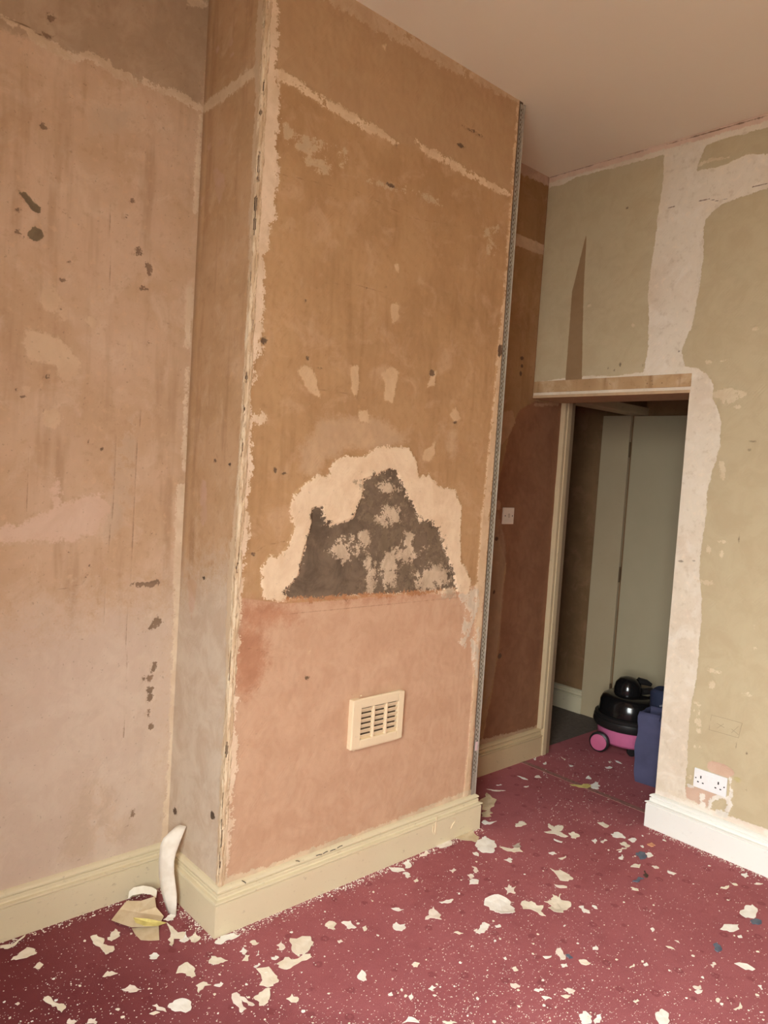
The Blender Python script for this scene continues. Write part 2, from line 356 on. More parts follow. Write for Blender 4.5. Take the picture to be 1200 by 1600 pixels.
for pts in ([(610, 472), (624, 475), (622, 498), (612, 508)], [(466, 580), (474, 570), (488, 576), (496, 598), (500, 622), (486, 612), (478, 606)], [(548, 570), (560, 570), (561, 600), (556, 625), (549, 606)],
            [(597, 585), (612, 572), (622, 580), (620, 600), (614, 630), (600, 625), (602, 600)], [(702, 648), (712, 636), (720, 655), (710, 660)], [(665, 704), (680, 690), (680, 710), (670, 722), (660, 716)],
            [(560, 642), (574, 640), (578, 660), (560, 660)], [(672, 578), (682, 580), (680, 604), (668, 605)], [(598, 72), (604, 70), (602, 80)], [(616, 412), (622, 410), (624, 424), (618, 424)], [(480, 1020), (484, 1018), (484, 1022)]):
    wf.poly('skim', pts)
wf.poly('haze', [(478, 690), (500, 655), (540, 650), (600, 655), (640, 690), (590, 705), (545, 700), (510, 720), (492, 745), (476, 742), (470, 720)])
wf.poly('haze', [(470, 700), (495, 690), (500, 740), (480, 745)]); wf.ell('haze', 706, 690, 8, 22)
wf.poly('white', [(408, 922), (408, 887), (418, 870), (440, 868), (452, 845), (459, 824), (453, 790), (460, 772), (470, 760), (496, 743), (514, 744), (519, 724), (545, 711), (564, 714), (590, 699),
                  (620, 699), (639, 699), (650, 719), (654, 745), (669, 741), (684, 760), (710, 767), (721, 790), (719, 842), (721, 876), (736, 908), (732, 926), (714, 926), (440, 940), (416, 936)])
wf.poly('cement', [(444, 925), (466, 899), (474, 861), (487, 820), (487, 794), (503, 792), (506, 820), (530, 818), (552, 809), (567, 775), (567, 749), (590, 741), (609, 732), (622, 741), (631, 764), (646, 790),
                   (654, 812), (672, 816), (684, 827), (695, 861), (710, 899), (714, 923), (650, 929), (590, 931), (500, 939), (451, 938)])
for x, y, rx, ry in ((541, 857, 22, 17), (569, 844, 9, 13), (609, 806, 16, 15), (604, 762, 12, 10), (639, 864, 21, 12), (609, 890, 12, 24), (676, 903, 24, 18), (582, 899, 5, 20), (700, 925, 10, 8), (575, 880, 6, 10), (640, 845, 8, 10)):
    wf.ell('blot', x, y, rx, ry)
wf.line('orange', [(446, 936), (500, 936), (560, 931), (620, 929), (710, 921)], .008)
wf.poly('brush', [(560, 760), (600, 742), (640, 800), (690, 840), (705, 910), (600, 925), (560, 925), (575, 850)])
for pts in ([(722, 930), (745, 920), (748, 940), (738, 975), (728, 1000), (722, 985), (726, 955)], [(716, 1000), (728, 990), (726, 1012)], [(735, 1000), (748, 980), (745, 1060), (738, 1040)], [(716, 925), (736, 922), (726, 945), (718, 940)]):
    wf.poly('flake', pts)
wf.linem('beadskim', [(W-.03, 3.19), (W-.032, 2.4), (W-.034, 2.2), (W-.04, 1.75), (W-.05, 1.5), (W-.055, 1.1), (W-.05, .9), (W-.045, .6), (W-.05, .17)], [.006, .008, .014, .022, .026, .03, .022, .014, .018])
wf.linem('beadbed', [(W-.006, HS), (W-.006, H)], .018)
wf.linem('topedge', [(0, H), (0.5, H), (0.8, H), (1.0, H-.004), (W, H)], [.05, .055, .045, .022, .012])
wf.linem('footedge', [(0, HS), (.2, HS), (.35, HS), (.6, HS), (.85, HS), (1.1, HS+.003), (W, HS)], [.028, .012, .02, .012, .012, .02, .022])
for x, y, rx, ry in ((675, 583, 4, 7), (781, 548, 3, 10), (500, 575, 4, 2), (573, 450, 2, 2), (604, 447, 2, 2), (478, 470, 2, 2), (613, 290, 8, 2), (740, 205, 12, 2), (712, 660, 3, 2), (430, 735, 2, 3), (480, 560, 2, 2), (412, 532, 5, 5),
                     (395, 866, 5, 2), (620, 228, 3, 3), (480, 1059, 3, 2), (444, 740, 3, 2), (720, 228, 4, 2)): wf.ell('spot', x, y, rx, ry)
wf.line('crack', [(378, 866), (398, 864), (415, 852), (445, 846)], .0018); wf.line('crack', [(478, 608), (520, 610), (570, 622)], .0014); wf.line('crack', [(505, 442), (560, 446), (600, 458)], .0013)
wf.line('crack', [(372, 1012), (395, 1014), (420, 1020)], .0014); wf.line('crack', [(440, 960), (600, 945), (715, 934)], .0012)
wf.line('crack', [(430, 270), (560, 300), (640, 340), (700, 350)], .0012)
for n, z in (('white', .0035), ('edge', .0015), ('scar', .0014), ('skim', .0012), ('cement', -.006), ('blot', .003), ('flake', .0015), ('beadskim', .003), ('terra', .001), ('spot', -.002)): wf.relief(n, z)
mat_front = wall_mat('stripped_plaster_breast', [(190, 150, 106), (178, 138, 96), (202, 164, 126)], [
    dict(n='upper', c=(190, 156, 118), c2=(178, 142, 104), amp=.05, soft=.02, a=.6),
    dict(n='terra', c=(206, 166, 134), c2=(198, 156, 124), amp=.012, soft=.003), dict(n='rust', c=(184, 126, 92), c2=(170, 112, 80), amp=.10, soft=.035, a=.75),
    dict(n='haze', c=(214, 180, 144), amp=.07, soft=.02, a=.55), dict(n='scrape', c=(216, 186, 148), amp=.07, soft=.004, a=.8, brk=.50, bump=.4),
    dict(n='skim', c=(222, 190, 150), c2=(212, 176, 136), amp=.03, soft=.004, a=.75, bump=.5), dict(n='topedge', c=(210, 180, 146), c2=(196, 162, 126), amp=.08, soft=.003, a=.9, brk=.36),
    dict(n='beadskim', c=(220, 190, 154), c2=(208, 174, 136), amp=.06, soft=.003, a=.95), dict(n='beadbed', c=(112, 92, 74), amp=.01, soft=.003), dict(n='flake', c=CREAM, amp=.06, soft=.002, brk=.42, bump=.8),
    dict(n='white', c=(236, 210, 176), c2=(226, 196, 160), amp=.055, soft=.0018), dict(n='cement', c=(126, 106, 86), c2=(98, 82, 66), amp=.075, soft=.0018), dict(n='brush', c=(150, 128, 102), c2=(132, 112, 88), amp=.16, soft=.008, a=.6, brk=.5), dict(n='orange', c=(196, 138, 92), c2=(180, 120, 78), amp=.05, soft=.004, a=.85, brk=.36),
    dict(n='blot', c=(216, 192, 162), c2=(186, 162, 134), amp=.11, soft=.006, a=.95, brk=.33), dict(n='scar', c=(230, 202, 166), c2=(214, 182, 144), amp=.045, soft=.003, brk=.36, bump=.9),
    dict(n='edge', c=(232, 206, 176), c2=(220, 192, 158), amp=.07, soft=.0016), dict(n='footedge', c=(222, 196, 162), amp=.04, soft=.002, bump=.8),
    dict(n='crack', c=(140, 100, 70), amp=.006, soft=.002, a=.55, bump=-.6), dict(n='spot', c=(124, 98, 74), amp=.025, soft=.002)], streak=.30, speck=.2)
mat_plain_cheek = wall_mat('plaster_cheek_far', [(170, 128, 92), (160, 118, 82), (184, 140, 106)], [])
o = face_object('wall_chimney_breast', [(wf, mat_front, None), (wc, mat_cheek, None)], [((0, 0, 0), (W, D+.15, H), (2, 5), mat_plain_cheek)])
tag(o, 'stripped chimney breast with blackened fireplace patch and terracotta lower plaster', 'chimney breast', kind='structure')

# ------------------------------------------------------------------ wall_recess: alcove right of the breast, runs on through the opening to the hall door
wr = Wall(1, D, steps((W, XB+.03, 0.008)), steps((0, H, 0.0085)), -1)
wr.poly('terra', [(798, 668), (812, 640), (835, 628), (900, 630), (900, 1190), (752, 1190), (757, 1140), (766, 1095), (780, 1010), (784, 930), (792, 880), (781, 850), (779, 835), (774, 810), (774, 780), (786, 720)])
wr.poly('grey', [(757, 1100), (768, 860), (776, 790), (790, 850), (786, 930), (778, 1010), (768, 1080)])
wr.line('scar', [(806, 374), (830, 383), (857, 393)], [.03, .03, .024]); wr.linem('topedge', [(W, H), (X0, H)], [.05, .05])
wr.linem('foot', [(W, HS), (1.75, HS), (XB, HS)], [.03, .025, .012]); wr.linem('corner', [(X0, H), (X0, ZH)], .004)
wr.poly('soft', [(776, 650), (800, 640), (806, 660), (790, 690), (780, 700)]); wr.ell('soft', 778, 790, 4, 8); wr.line('soft', [(835, 633), (850, 632), (872, 631)], .008)
for x, y, rx, ry in ((816, 560, 3, 3), (816, 572, 2, 3), (814, 584, 2, 4), (776, 842, 3, 3), (772, 925, 2, 3), (781, 1025, 3, 4)): wr.ell('spot', x, y, rx, ry)
for n, z in (('scar', .0012), ('terra', .001), ('spot', -.001)): wr.relief(n, z)
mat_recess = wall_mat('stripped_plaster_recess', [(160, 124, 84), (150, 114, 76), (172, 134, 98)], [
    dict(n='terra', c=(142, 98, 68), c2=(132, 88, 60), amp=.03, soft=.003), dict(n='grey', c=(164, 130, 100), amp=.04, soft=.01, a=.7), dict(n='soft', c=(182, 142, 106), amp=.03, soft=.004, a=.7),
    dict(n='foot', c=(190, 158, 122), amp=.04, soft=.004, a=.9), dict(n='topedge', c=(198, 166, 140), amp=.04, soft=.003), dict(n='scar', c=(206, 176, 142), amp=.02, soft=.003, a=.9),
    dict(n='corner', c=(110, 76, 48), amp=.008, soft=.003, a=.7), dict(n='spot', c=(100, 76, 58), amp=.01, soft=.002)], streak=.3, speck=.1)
o = face_object('wall_recess', [(wr, mat_recess, None)], [((W, D, 0), (XB+.03, D+.10, H), (2,), hidden_mat)])
tag(o, 'shaded recess wall with dark terracotta plaster between breast and doorway', 'wall', kind='structure')

# ------------------------------------------------------------------ wall_right: partition with the wide opening
wd = Wall(0, X0, steps((YB, -1.35, 0.15), (-1.35, YO, 0.0075), (YO, D, 0.0075)), steps((0, ZH, 0.0085), (ZH, H, 0.0085)), -1)
wd.poly('olive', [(840, 300), (862, 292), (880, 289), (900, 277), (960, 262), (1037, 242), (1037, 280), (1029, 332), (1027, 352), (1020, 400), (1013, 456), (1013, 540), (1006, 583), (960, 587), (907, 588), (850, 595), (820, 600), (820, 320)])
wd.poly('wedge', [(917, 362), (912, 456), (909, 598), (883, 600), (894, 456)])
wd.poly('olive', [(1104, 226), (1150, 212), (1200, 199), (1320, 170), (1320, 214), (1200, 240), (1166, 241), (1144, 252), (1118, 262), (1089, 267), (1092, 252)])
wd.poly('olive', [(1320, 268), (1200, 294), (1140, 314), (1118, 326), (1104, 342), (1100, 358), (1099, 400), (1091, 460), (1082, 509), (1065, 546), (1069, 573), (1092, 576), (1104, 584), (1116, 600), (1114, 622), (1122, 640), (1127, 656),
                  (1125, 697), (1110, 750), (1106, 765), (1102, 810), (1095, 860), (1093, 892), (1097, 937), (1095, 982), (1089, 1057), (1080, 1102), (1074, 1162), (1074, 1192), (1072, 1215), (1071, 1243), (1094, 1258), (1142, 1277), (1200, 1296), (1320, 1336)])
wd.polym('olive', [(YB-.1, .205), (-1.15, .197), (-.95, 2.873), (YB-.1, 2.86)]); wd.polym('olive', [(YB-.1, 3.0), (-.95, 3.012), (-.95, 3.124), (YB-.1, 3.12)])
wd.line('pale', [(1120, 616), (1140, 612), (1164, 616)], [.014, .018, .008]); wd.poly('pale', [(1122, 612), (1166, 616), (1158, 622), (1140, 630), (1130, 634)]); wd.ell('pale', 1155, 636, 5, 3)
wd.poly('pale', [(1123, 718), (1132, 722), (1134, 748), (1128, 750)]); wd.ell('pale', 1107, 566, 4, 4); wd.line('pale', [(1126, 564), (1140, 562)], .003); wd.ell('pale', 1180, 513, 6, 3); wd.ell('pale', 920, 477, 2, 2); wd.ell('pale', 989, 508, 2, 2)
wd.line('pale', [(1092, 258), (1110, 250), (1138, 246)], [.004, .006, .003])
for x, y, rx, ry in ((1088, 1112, 5, 5), (1092, 1128, 6, 6), (1092, 1142, 3, 3), (1168, 1084, 8, 4), (1086, 1167, 3, 3), (1092, 1167, 2, 2), (1178, 982, 2, 4), (1180, 1013, 3, 2), (1112, 1070, 4, 6), (1115, 1048, 10, 3), (1128, 865, 2, 5), (1107, 858, 3, 5), (1128, 846, 8, 3), (1102, 910, 8, 2),
                     (1112, 952, 2, 2), (1078, 1214, 3, 4), (1090, 1100, 6, 3)): wd.ell('pale', x, y, rx, ry)
wd.poly('brick', [(1104, 1192), (1112, 1189), (1130, 1194), (1144, 1203), (1148, 1210), (1138, 1216), (1110, 1206), (1105, 1200)])
wd.poly('brick', [(1072, 1229), (1086, 1229), (1122, 1242), (1112, 1250), (1106, 1262), (1096, 1260), (1088, 1254), (1071, 1246)])
wd.line('pale2', [(1108, 1262), (1112, 1250), (1124, 1244), (1138, 1248), (1141, 1258), (1137, 1266)], .009); wd.line('pale2', [(1142, 1216), (1142, 1244)], .006); wd.ell('pale2', 1096, 1246, 4, 8); wd.ell('pale2', 1098, 1258, 5, 6); wd.ell('pale2', 1128, 1272, 9, 5)
wd.line('pale2', [(1075, 1227), (1086, 1231)], .004); wd.linem('foot', [(YB, HS), (-1.2, HS), (-.8, HS), (YO, HS)], [.03, .03, .022, .02])
wd.linem('topedge', [(D, H), (.1, H), (-.3, H), (-.6, H), (-1.3, H)], [.03, .028, .03, .03, .03])
wd.line('crack', [(1043, 326), (1052, 322), (1055, 324)], .003); wd.line('crack', [(1092, 314), (1108, 311), (1122, 314), (1140, 310)], .002); wd.line('crack', [(1176, 292), (1200, 287)], .002)
wd.line('crack', [(860, 277), (960, 248), (1060, 220), (1200, 181)], .003); wd.line('crack', [(833, 604), (870, 602)], .002); wd.line('crack', [(1032, 591), (1060, 590), (1078, 588)], .002)
for x, y, rx, ry in ((1061, 549, 2, 2), (969, 570, 1.5, 3), (960, 579, 1.5, 2), (1004, 571, 1.5, 2), (950, 575, 1.5, 2), (1167, 1177, 1.5, 2), (1166, 1234, 1, 4), (1150, 1165, 1, 4), (1176, 690, 6, 1.5), (1171, 703, 3, 2), (1155, 842, 1, 5), (1064, 877, 4, 2), (1084, 876, 2, 1), (980, 325, 2, 2)): wd.ell('spot', x, y, rx, ry)
wd.ell('grease', 1152, 1218, 6, 4)
for n, z in (('olive', .0008), ('pale', .0008), ('pale2', .002), ('brick', -.002)): wd.relief(n, z)
mat_right = wall_mat('patched_partition', [(230, 218, 196), (222, 206, 182), (236, 226, 208)], [
    dict(n='olive', c=(198, 182, 146), c2=(192, 174, 138), amp=.020, soft=.0018, bump=.5), dict(n='wedge', c=(158, 128, 92), c2=(152, 122, 86), amp=.004, soft=.0015, bump=-.6),
    dict(n='topedge', c=(226, 196, 172), c2=(214, 184, 160), amp=.03, soft=.003, bump=.8), dict(n='pale', c=(228, 212, 180), c2=(216, 196, 162), amp=.03, soft=.003, a=.75, brk=.34, bump=.5),
    dict(n='brick', c=(212, 180, 156), c2=(206, 170, 144), amp=.015, soft=.002), dict(n='foot', c=(236, 226, 210), c2=(222, 206, 186), amp=.035, soft=.003), dict(n='pale2', c=(238, 230, 214), amp=.03, soft=.002, bump=1.0),
    dict(n='grease', c=(196, 182, 120), amp=.02, soft=.004, a=.7), dict(n='crack', c=(112, 78, 52), amp=.008, soft=.0018, a=.8, bump=-1.0), dict(n='spot', c=(110, 90, 74), amp=.008, soft=.002, a=.7)], streak=.06, speck=.0, rough=.75)
mat_edge = plain('cut_plasterboard_edge', (206, 180, 150), .85)
o = face_object('wall_right', [(wd, mat_right, lambda u, v: (u < YO) | (v > ZH))],
                [((X0, YB, 0), (XB, YO, H), (5,), mat_edge), ((X0, YO, ZH), (XB, D, H), (5,), mat_edge)])
tag(o, 'olive painted partition wall with cream filler strips around the wide doorway', 'wall', kind='structure')

# pencil outline of a future double socket, drawn on the partition
pencil = plain('pencil_graphite', (166, 148, 120), .7)
def pencil_line(pts, wdt=.0016):
    m = MB(); q = [on(x, y, 0, X0) for x, y in pts]
    for a, b in zip(q, q[1:]):
        d = b-a; d /= np.linalg.norm(d); n = np.cross(d, (1, 0, 0))*wdt/2
        m.add([a-n+(-.0016, 0, 0), b-n+(-.0016, 0, 0), b+n+(-.0016, 0, 0), a+n+(-.0016, 0, 0), a-n+(-.0008, 0, 0), b-n+(-.0008, 0, 0), b+n+(-.0008, 0, 0), a+n+(-.0008, 0, 0)],
              [(0, 1, 2, 3), (7, 6, 5, 4), (0, 4, 5, 1), (1, 5, 6, 2), (2, 6, 7, 3), (3, 7, 4, 0)])
    return m.build('pencil_mark', pencil, o)
wall_right = o
pencil_line([(1112, 1117), (1135, 1123), (1160, 1130)]); pencil_line([(1160, 1130), (1157, 1140), (1154, 1153)]); pencil_line([(1154, 1153), (1130, 1146), (1108, 1140)]); pencil_line([(1108, 1140), (1110, 1128), (1112, 1117)])
pencil_line([(1120, 1130), (1132, 1137)]); pencil_line([(1131, 1131), (1120, 1138)]); pencil_line([(1143, 1139), (1154, 1148)]); pencil_line([(1154, 1135), (1143, 1145)])

# ------------------------------------------------------------------ floor, ceiling, unseen walls, lobby and hall
def carpet_mat():
    t = NT('red_carpet'); n1 = t.noise(2.2, 4); n2 = t.noise(60, 4, .7); n3 = t.noise(420, 2, .7); nb = t.noise(13, 4, .6)
    col = t.mix(t.ramp(n1, .3, .7), lin((168, 94, 98)), lin((180, 104, 108)))
    col = t.mix(t.math('MULTIPLY', t.ramp(nb, .5, .75), .25), col, lin((140, 70, 72)))
    col = t.mix(t.math('MULTIPLY', t.ramp(n2, .5, .8), .45), col, lin((190, 116, 116)))
    sp_ = t.n.new('ShaderNodeSeparateXYZ'); t.link(t.tc.outputs['Object'], sp_.inputs[0])      # carpet darker towards the alcove: the dim light there is put into its colour
    dim_x = t.math('ADD', sp_.outputs[0], t.math('MULTIPLY', t.math('SUBTRACT', n1, .5), .5))
    col = t.mix(t.ramp(dim_x, -.60, .25, .75, 0.0), col, lin((104, 42, 44)))
    v = t.n.new('ShaderNodeTexVoronoi'); v.inputs['Scale'].default_value = 8.5; v.inputs['Randomness'].default_value = .18
    mp = t.n.new('ShaderNodeMapping'); mp.inputs['Rotation'].default_value = (0, 0, .78); t.link(t.tc.outputs['Object'], mp.inputs[0]); t.link(mp.outputs[0], v.inputs['Vector'])
    ring = t.math('SUBTRACT', v.outputs['Distance'], .09); ring = t.math('ABSOLUTE', t.math('ADD', ring, t.math('MULTIPLY', t.math('SUBTRACT', n2, .5), .16)))
    col = t.mix(t.math('MULTIPLY', t.ramp(ring, .02, .06, 1, 0), .38), col, lin((122, 54, 58)))
    return t.finish(col, .95, t.math('ADD', n3, t.math('MULTIPLY', n2, .6)), .004, .7, .05)
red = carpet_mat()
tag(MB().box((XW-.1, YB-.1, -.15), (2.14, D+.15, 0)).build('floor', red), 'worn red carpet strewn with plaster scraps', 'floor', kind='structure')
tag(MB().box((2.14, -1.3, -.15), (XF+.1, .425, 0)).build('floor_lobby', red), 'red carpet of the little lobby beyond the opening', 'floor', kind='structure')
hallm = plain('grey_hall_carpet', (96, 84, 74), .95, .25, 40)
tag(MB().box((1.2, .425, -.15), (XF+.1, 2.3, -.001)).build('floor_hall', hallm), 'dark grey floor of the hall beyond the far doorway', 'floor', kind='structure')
t = NT('ceiling_emulsion'); n = t.noise(2, 4); n2 = t.noise(60, 4)
ceil_m = t.finish(t.mix(n, lin((240, 234, 214)), lin((236, 228, 206))), .85, n2, .001, .3, .2)
tag(MB().box((XW-.1, YB-.1, H), (XB, D+.15, H+.15)).build('ceiling', ceil_m), 'plain pinkish painted ceiling', 'ceiling', kind='structure')
tag(MB().box((XW-.1, YB-.15, 0), (XB, YB, H)).build('wall_back', hidden_mat), 'plain plaster wall behind the viewer', 'wall', kind='structure')
m = MB(); m.box((XW-.40, YB-.15, 0), (XW, WIN_Y0, H)); m.box((XW-.40, WIN_Y1, 0), (XW, D+.15, H)); m.box((XW-.40, WIN_Y0, 0), (XW, WIN_Y1, WIN_Z0)); m.box((XW-.40, WIN_Y0, WIN_Z1), (XW, WIN_Y1, H))
tag(m.build('wall_window', hidden_mat), 'plaster wall with the wide window that lights the room', 'wall', kind='structure')
wpaint = plain('white_gloss', (232, 226, 212), .35)
wt = thing('window_1', (XW-.35, (WIN_Y0+WIN_Y1)/2, WIN_Z0), 'wide white window with two tall lights', 'window'); wt['kind'] = 'structure'
for yy in np.linspace(WIN_Y0+.03, WIN_Y1-.03, 3): MB().box((XW-.37, yy-.022, WIN_Z0), (XW-.33, yy+.022, WIN_Z1)).build('mullion', wpaint, wt)
for zz in (WIN_Z0+.03, 1.65, WIN_Z1-.03): MB().box((XW-.368, WIN_Y0, zz-.025), (XW-.332, WIN_Y1, zz+.025)).build('rail', wpaint, wt)
MB().box((XW-.37, WIN_Y0, WIN_Z0-.03), (XW+.04, WIN_Y1, WIN_Z0+.005)).build('sill', wpaint, wt)
tag(MB().box((-40, -40, -.8), (XW-.5, 40, -.6)).build('ground', plain('street_asphalt', (92, 90, 86), .9)), 'grey street outside the window', 'ground', kind='structure')
# lobby shell
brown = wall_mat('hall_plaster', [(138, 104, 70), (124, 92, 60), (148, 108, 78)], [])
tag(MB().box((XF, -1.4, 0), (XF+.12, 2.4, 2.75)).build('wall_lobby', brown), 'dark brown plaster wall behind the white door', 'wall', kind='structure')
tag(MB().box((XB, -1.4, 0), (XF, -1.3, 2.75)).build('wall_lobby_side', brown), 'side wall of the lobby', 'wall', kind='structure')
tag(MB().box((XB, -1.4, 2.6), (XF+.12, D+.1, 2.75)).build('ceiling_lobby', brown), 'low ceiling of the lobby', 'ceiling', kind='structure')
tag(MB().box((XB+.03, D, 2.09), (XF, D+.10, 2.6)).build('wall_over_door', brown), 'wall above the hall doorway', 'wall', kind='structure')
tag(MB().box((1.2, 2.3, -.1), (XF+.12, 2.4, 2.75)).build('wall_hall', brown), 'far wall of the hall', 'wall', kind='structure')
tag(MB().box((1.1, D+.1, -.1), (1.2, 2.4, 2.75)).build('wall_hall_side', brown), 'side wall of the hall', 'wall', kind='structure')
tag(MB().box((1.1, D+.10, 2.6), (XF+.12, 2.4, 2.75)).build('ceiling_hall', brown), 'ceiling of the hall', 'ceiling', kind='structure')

# ------------------------------------------------------------------ skirting boards
def gloss(name, c, c2, dirt, amount):
    t = NT(name); n1 = t.noise(5, 4); n2 = t.noise(40, 5, .65, vec=t.mapping((1, 1, 1.6))); n3 = t.noise(16, 5, .7, dist=1.0)
    col = t.mix(n1, lin(c), lin(c2)); col = t.mix(t.math('MULTIPLY', t.ramp(n2, .60, .74), amount), col, lin(dirt))
    col = t.mix(t.math('MULTIPLY', t.ramp(n3, .64, .72), amount*.8), col, lin(tuple(v*.9 for v in c2)))
    return t.finish(col, .42, n2, .0015, .35, .4)
sk_cream = gloss('cream_gloss_old', (226, 212, 178), (218, 202, 166), (146, 120, 88), .40)
sk_white = gloss('white_gloss_old', (240, 240, 232), (234, 232, 222), (180, 166, 144), .20)
PROF = [(0, 0), (.028, 0), (.028, .108), (.0245, .110), (.0245, .1125), (.031, .115), (.0325, .1175), (.031, .1205), (.026, .122), (.018, .123), (.0165, .127), (.0175, .135), (.0165, .1385), (.012, .1395), (.012, .1425), (.0185, .145), (.0185, .149), (.015, .153), (.008, .157), (0, HS)]
def skirting(name, a, b, n, ma, mb, mat, label, parent=None):
    """a, b = ends on the wall line, n = outward normal, ma/mb = how far the ends run on per metre of projection"""
    a = np.array(a, float); b = np.array(b, float); n = np.array(n, float); d = (b-a)/np.linalg.norm(b-a); m = MB()
    N = max(2, int(np.linalg.norm(b-a)/.12)); k = len(PROF); v = []; f = []
    for i in range(N+1):
        for p, z in PROF:
            q = a+(b-a)*i/N + n*(p + (random.uniform(-.0005, .0005) if p > .01 and 0 < i < N else 0))
            if i == 0: q = q-d*ma*p
            if i == N: q = q+d*mb*p
            v.append((q[0], q[1], z))
    for i in range(N):
        for j in range(k-1): f.append((i*k+j, (i+1)*k+j, (i+1)*k+j+1, i*k+j+1))
        f.append((i*k+k-1, (i+1)*k+k-1, (i+1)*k, i*k))
    f.append(tuple(range(k))); f.append(tuple(range(N*k, N*k+k))[::-1])
    return tag(m.add(v, f).build(name, mat), label, 'skirting board', kind='structure')
skirting('baseboard_left', (XW, D), (0, D), (0, -1), 0, -1, sk_cream, 'cream moulded skirting board under the alcove wall')
skirting('baseboard_chimney_cheek', (0, D), (0, 0), (-1, 0), -1, 1, sk_cream, 'short cream skirting board on the left cheek of the chimney breast')
bf = skirting('baseboard_chimney_front', (0, 0), (W, 0), (0, -1), 1, 1, sk_cream, 'cream skirting board with paint drips along the chimney breast front')
skirting('baseboard_chimney_far', (W, 0), (W, D), (1, 0), 1, -1, sk_cream, 'hidden cream skirting board on the far cheek of the breast')
skirting('baseboard_recess', (W, D), (2.305, D), (0, -1), -1, 0, gloss('cream_gloss_shaded', (206, 182, 142), (196, 170, 128), (130, 102, 70), .4), 'shaded cream skirting board along the recess wall')  # darker copy of the skirting cream, the recess shade is put into the paint
skirting('baseboard_right', (X0, YB), (X0, YO), (-1, 0), 0, 1, sk_white, 'bright white skirting board under the partition wall')
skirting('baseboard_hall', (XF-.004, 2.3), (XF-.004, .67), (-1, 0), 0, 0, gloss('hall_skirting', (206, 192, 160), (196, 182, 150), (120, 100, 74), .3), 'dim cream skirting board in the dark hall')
drip_m = plain('cream_drip', (228, 206, 168), .4)
def drip(pts, r):
    q = [on(x, y, 1, -.028) for x, y in pts]; MB().tube([p+(0, -.001, 0) for p in q], r, 6).build('paint_drip', drip_m, bf, smooth=True)
drip([(682, 1276), (681, 1283), (680, 1294), (679, 1303)], [.003, .0025, .003, .0045]); drip([(677, 1290), (676, 1298), (679, 1304)], [.002, .003, .004])
drip([(706, 1278), (711, 1279), (710, 1284), (706, 1290), (704, 1295)], [.001, .002, .0025, .0025, .0015])
# black scuff marks on the moulding
scuff = plain('scuff', (70, 64, 54), .8)
for (x, y, x2, y2) in ((494, 1337, 503, 1335), (505, 1334, 512, 1330), (516, 1330, 524, 1327), (527, 1325, 535, 1321), (462, 1345, 468, 1346), (378, 1376, 384, 1380)):
    a = on(x, y, 1, -.02); b = on(x2, y2, 1, -.02); MB().tube([a, (a+b)/2+(0, 0, .0015), b], .0014, 5).build('scuff_mark', scuff, bf)

# ------------------------------------------------------------------ battered staff bead on the outer corner of the breast
def staff_bead():
    sec = [(-.0015, .030), (-.004, .024), (-.0045, .016), (-.0015, .0135), (-.0045, .011), (-.0065, .004), (-.0055, -.004), (-.0005, -.0065), (.005, -.0075), (.010, -.0055), (.0125, -.002), (.015, -.005), (.021, -.0045), (.026, -.0015)]
    sec = [(x*.62, y*.62) for x, y in sec]; zs = np.arange(HS, H, .006); v = []; f = []; k = len(sec)
    gaps = [(y_, w_, c_) for y_, w_, c_ in ((37, 12, 4), (7, 8, 9), (135, 11, 8), (175, 5, 6), (255, 17, 7), (278, 6, 7), (320, 14, 6), (350, 18, 6), (433, 9, 4), (505, 10, 10), (548, 11, 10), (590, 8, 6), (640, 6, 5), (700, 14, 5), (783, 9, 10), (865, 18, 9), (887, 8, 7), (945, 22, 3), (1040, 30, 4), (1170, 12, 6), (1250, 30, 4), (1310, 30, 5), (1350, 16, 5))]
    gz = [(on(0 if 0 else 415-.0496*y_, y_, 1, 0.0)[2], w_/460.0, c_) for y_, w_, c_ in gaps]
    dark = []
    for i, z in enumerate(zs):
        for j, (x, y) in enumerate(sec):
            r = 1.0+.22*math.sin(z*23+j*1.7)*math.sin(z*61+j)+random.uniform(-.10, .10); d = 0
            for g, hw, c in gz:
                if abs(z-g) < hw*(1 if j == c else .55+.2*math.sin(g*50)): d = max(d, (.007 if j == c else (.004 if abs(j-c) == 1 else 0)))
            nx, ny = (1, 0) if j < 5 else ((0, 1) if j > 7 else (.7, .7))
            v.append((x*r+nx*d, y*r+ny*d, z)); dark.append(.02 if d > .003 else -.02)
    for i in range(len(zs)-1):
        for j in range(k-1): f.append((i*k+j, i*k+j+1, (i+1)*k+j+1, (i+1)*k+j))
    m = MB(); m.add(v, f)
    t = NT('chipped_bead_paint'); nz = t.noise(55, 4, .65, vec=t.mapping((1, 1, .22))); n2 = t.noise(120, 3, vec=t.mapping((1, 1, .35)))
    col = t.mix(t.ramp(nz, .44, .56), lin((224, 200, 166)), lin((204, 174, 138))); col = t.mix(t.math('MULTIPLY', t.ramp(n2, .58, .70), .7), col, lin((160, 126, 94)))
    col = t.mix(t.ramp(t.attr('gap'), -.004, .006), col, lin((100, 78, 58)))
    mat = t.finish(col, .8, nz, .002, .5, .2)
    o = m.build('trim_1', mat); o.data.attributes.new('gap', 'FLOAT', 'POINT').data.foreach_set('value', dark)
    sm = o.modifiers.new('thick', 'SOLIDIFY'); sm.thickness = .004; sm.offset = 0
    return tag(o, 'chipped old staff bead on the outer corner of the chimney breast', 'corner trim', kind='structure')
staff_bead()

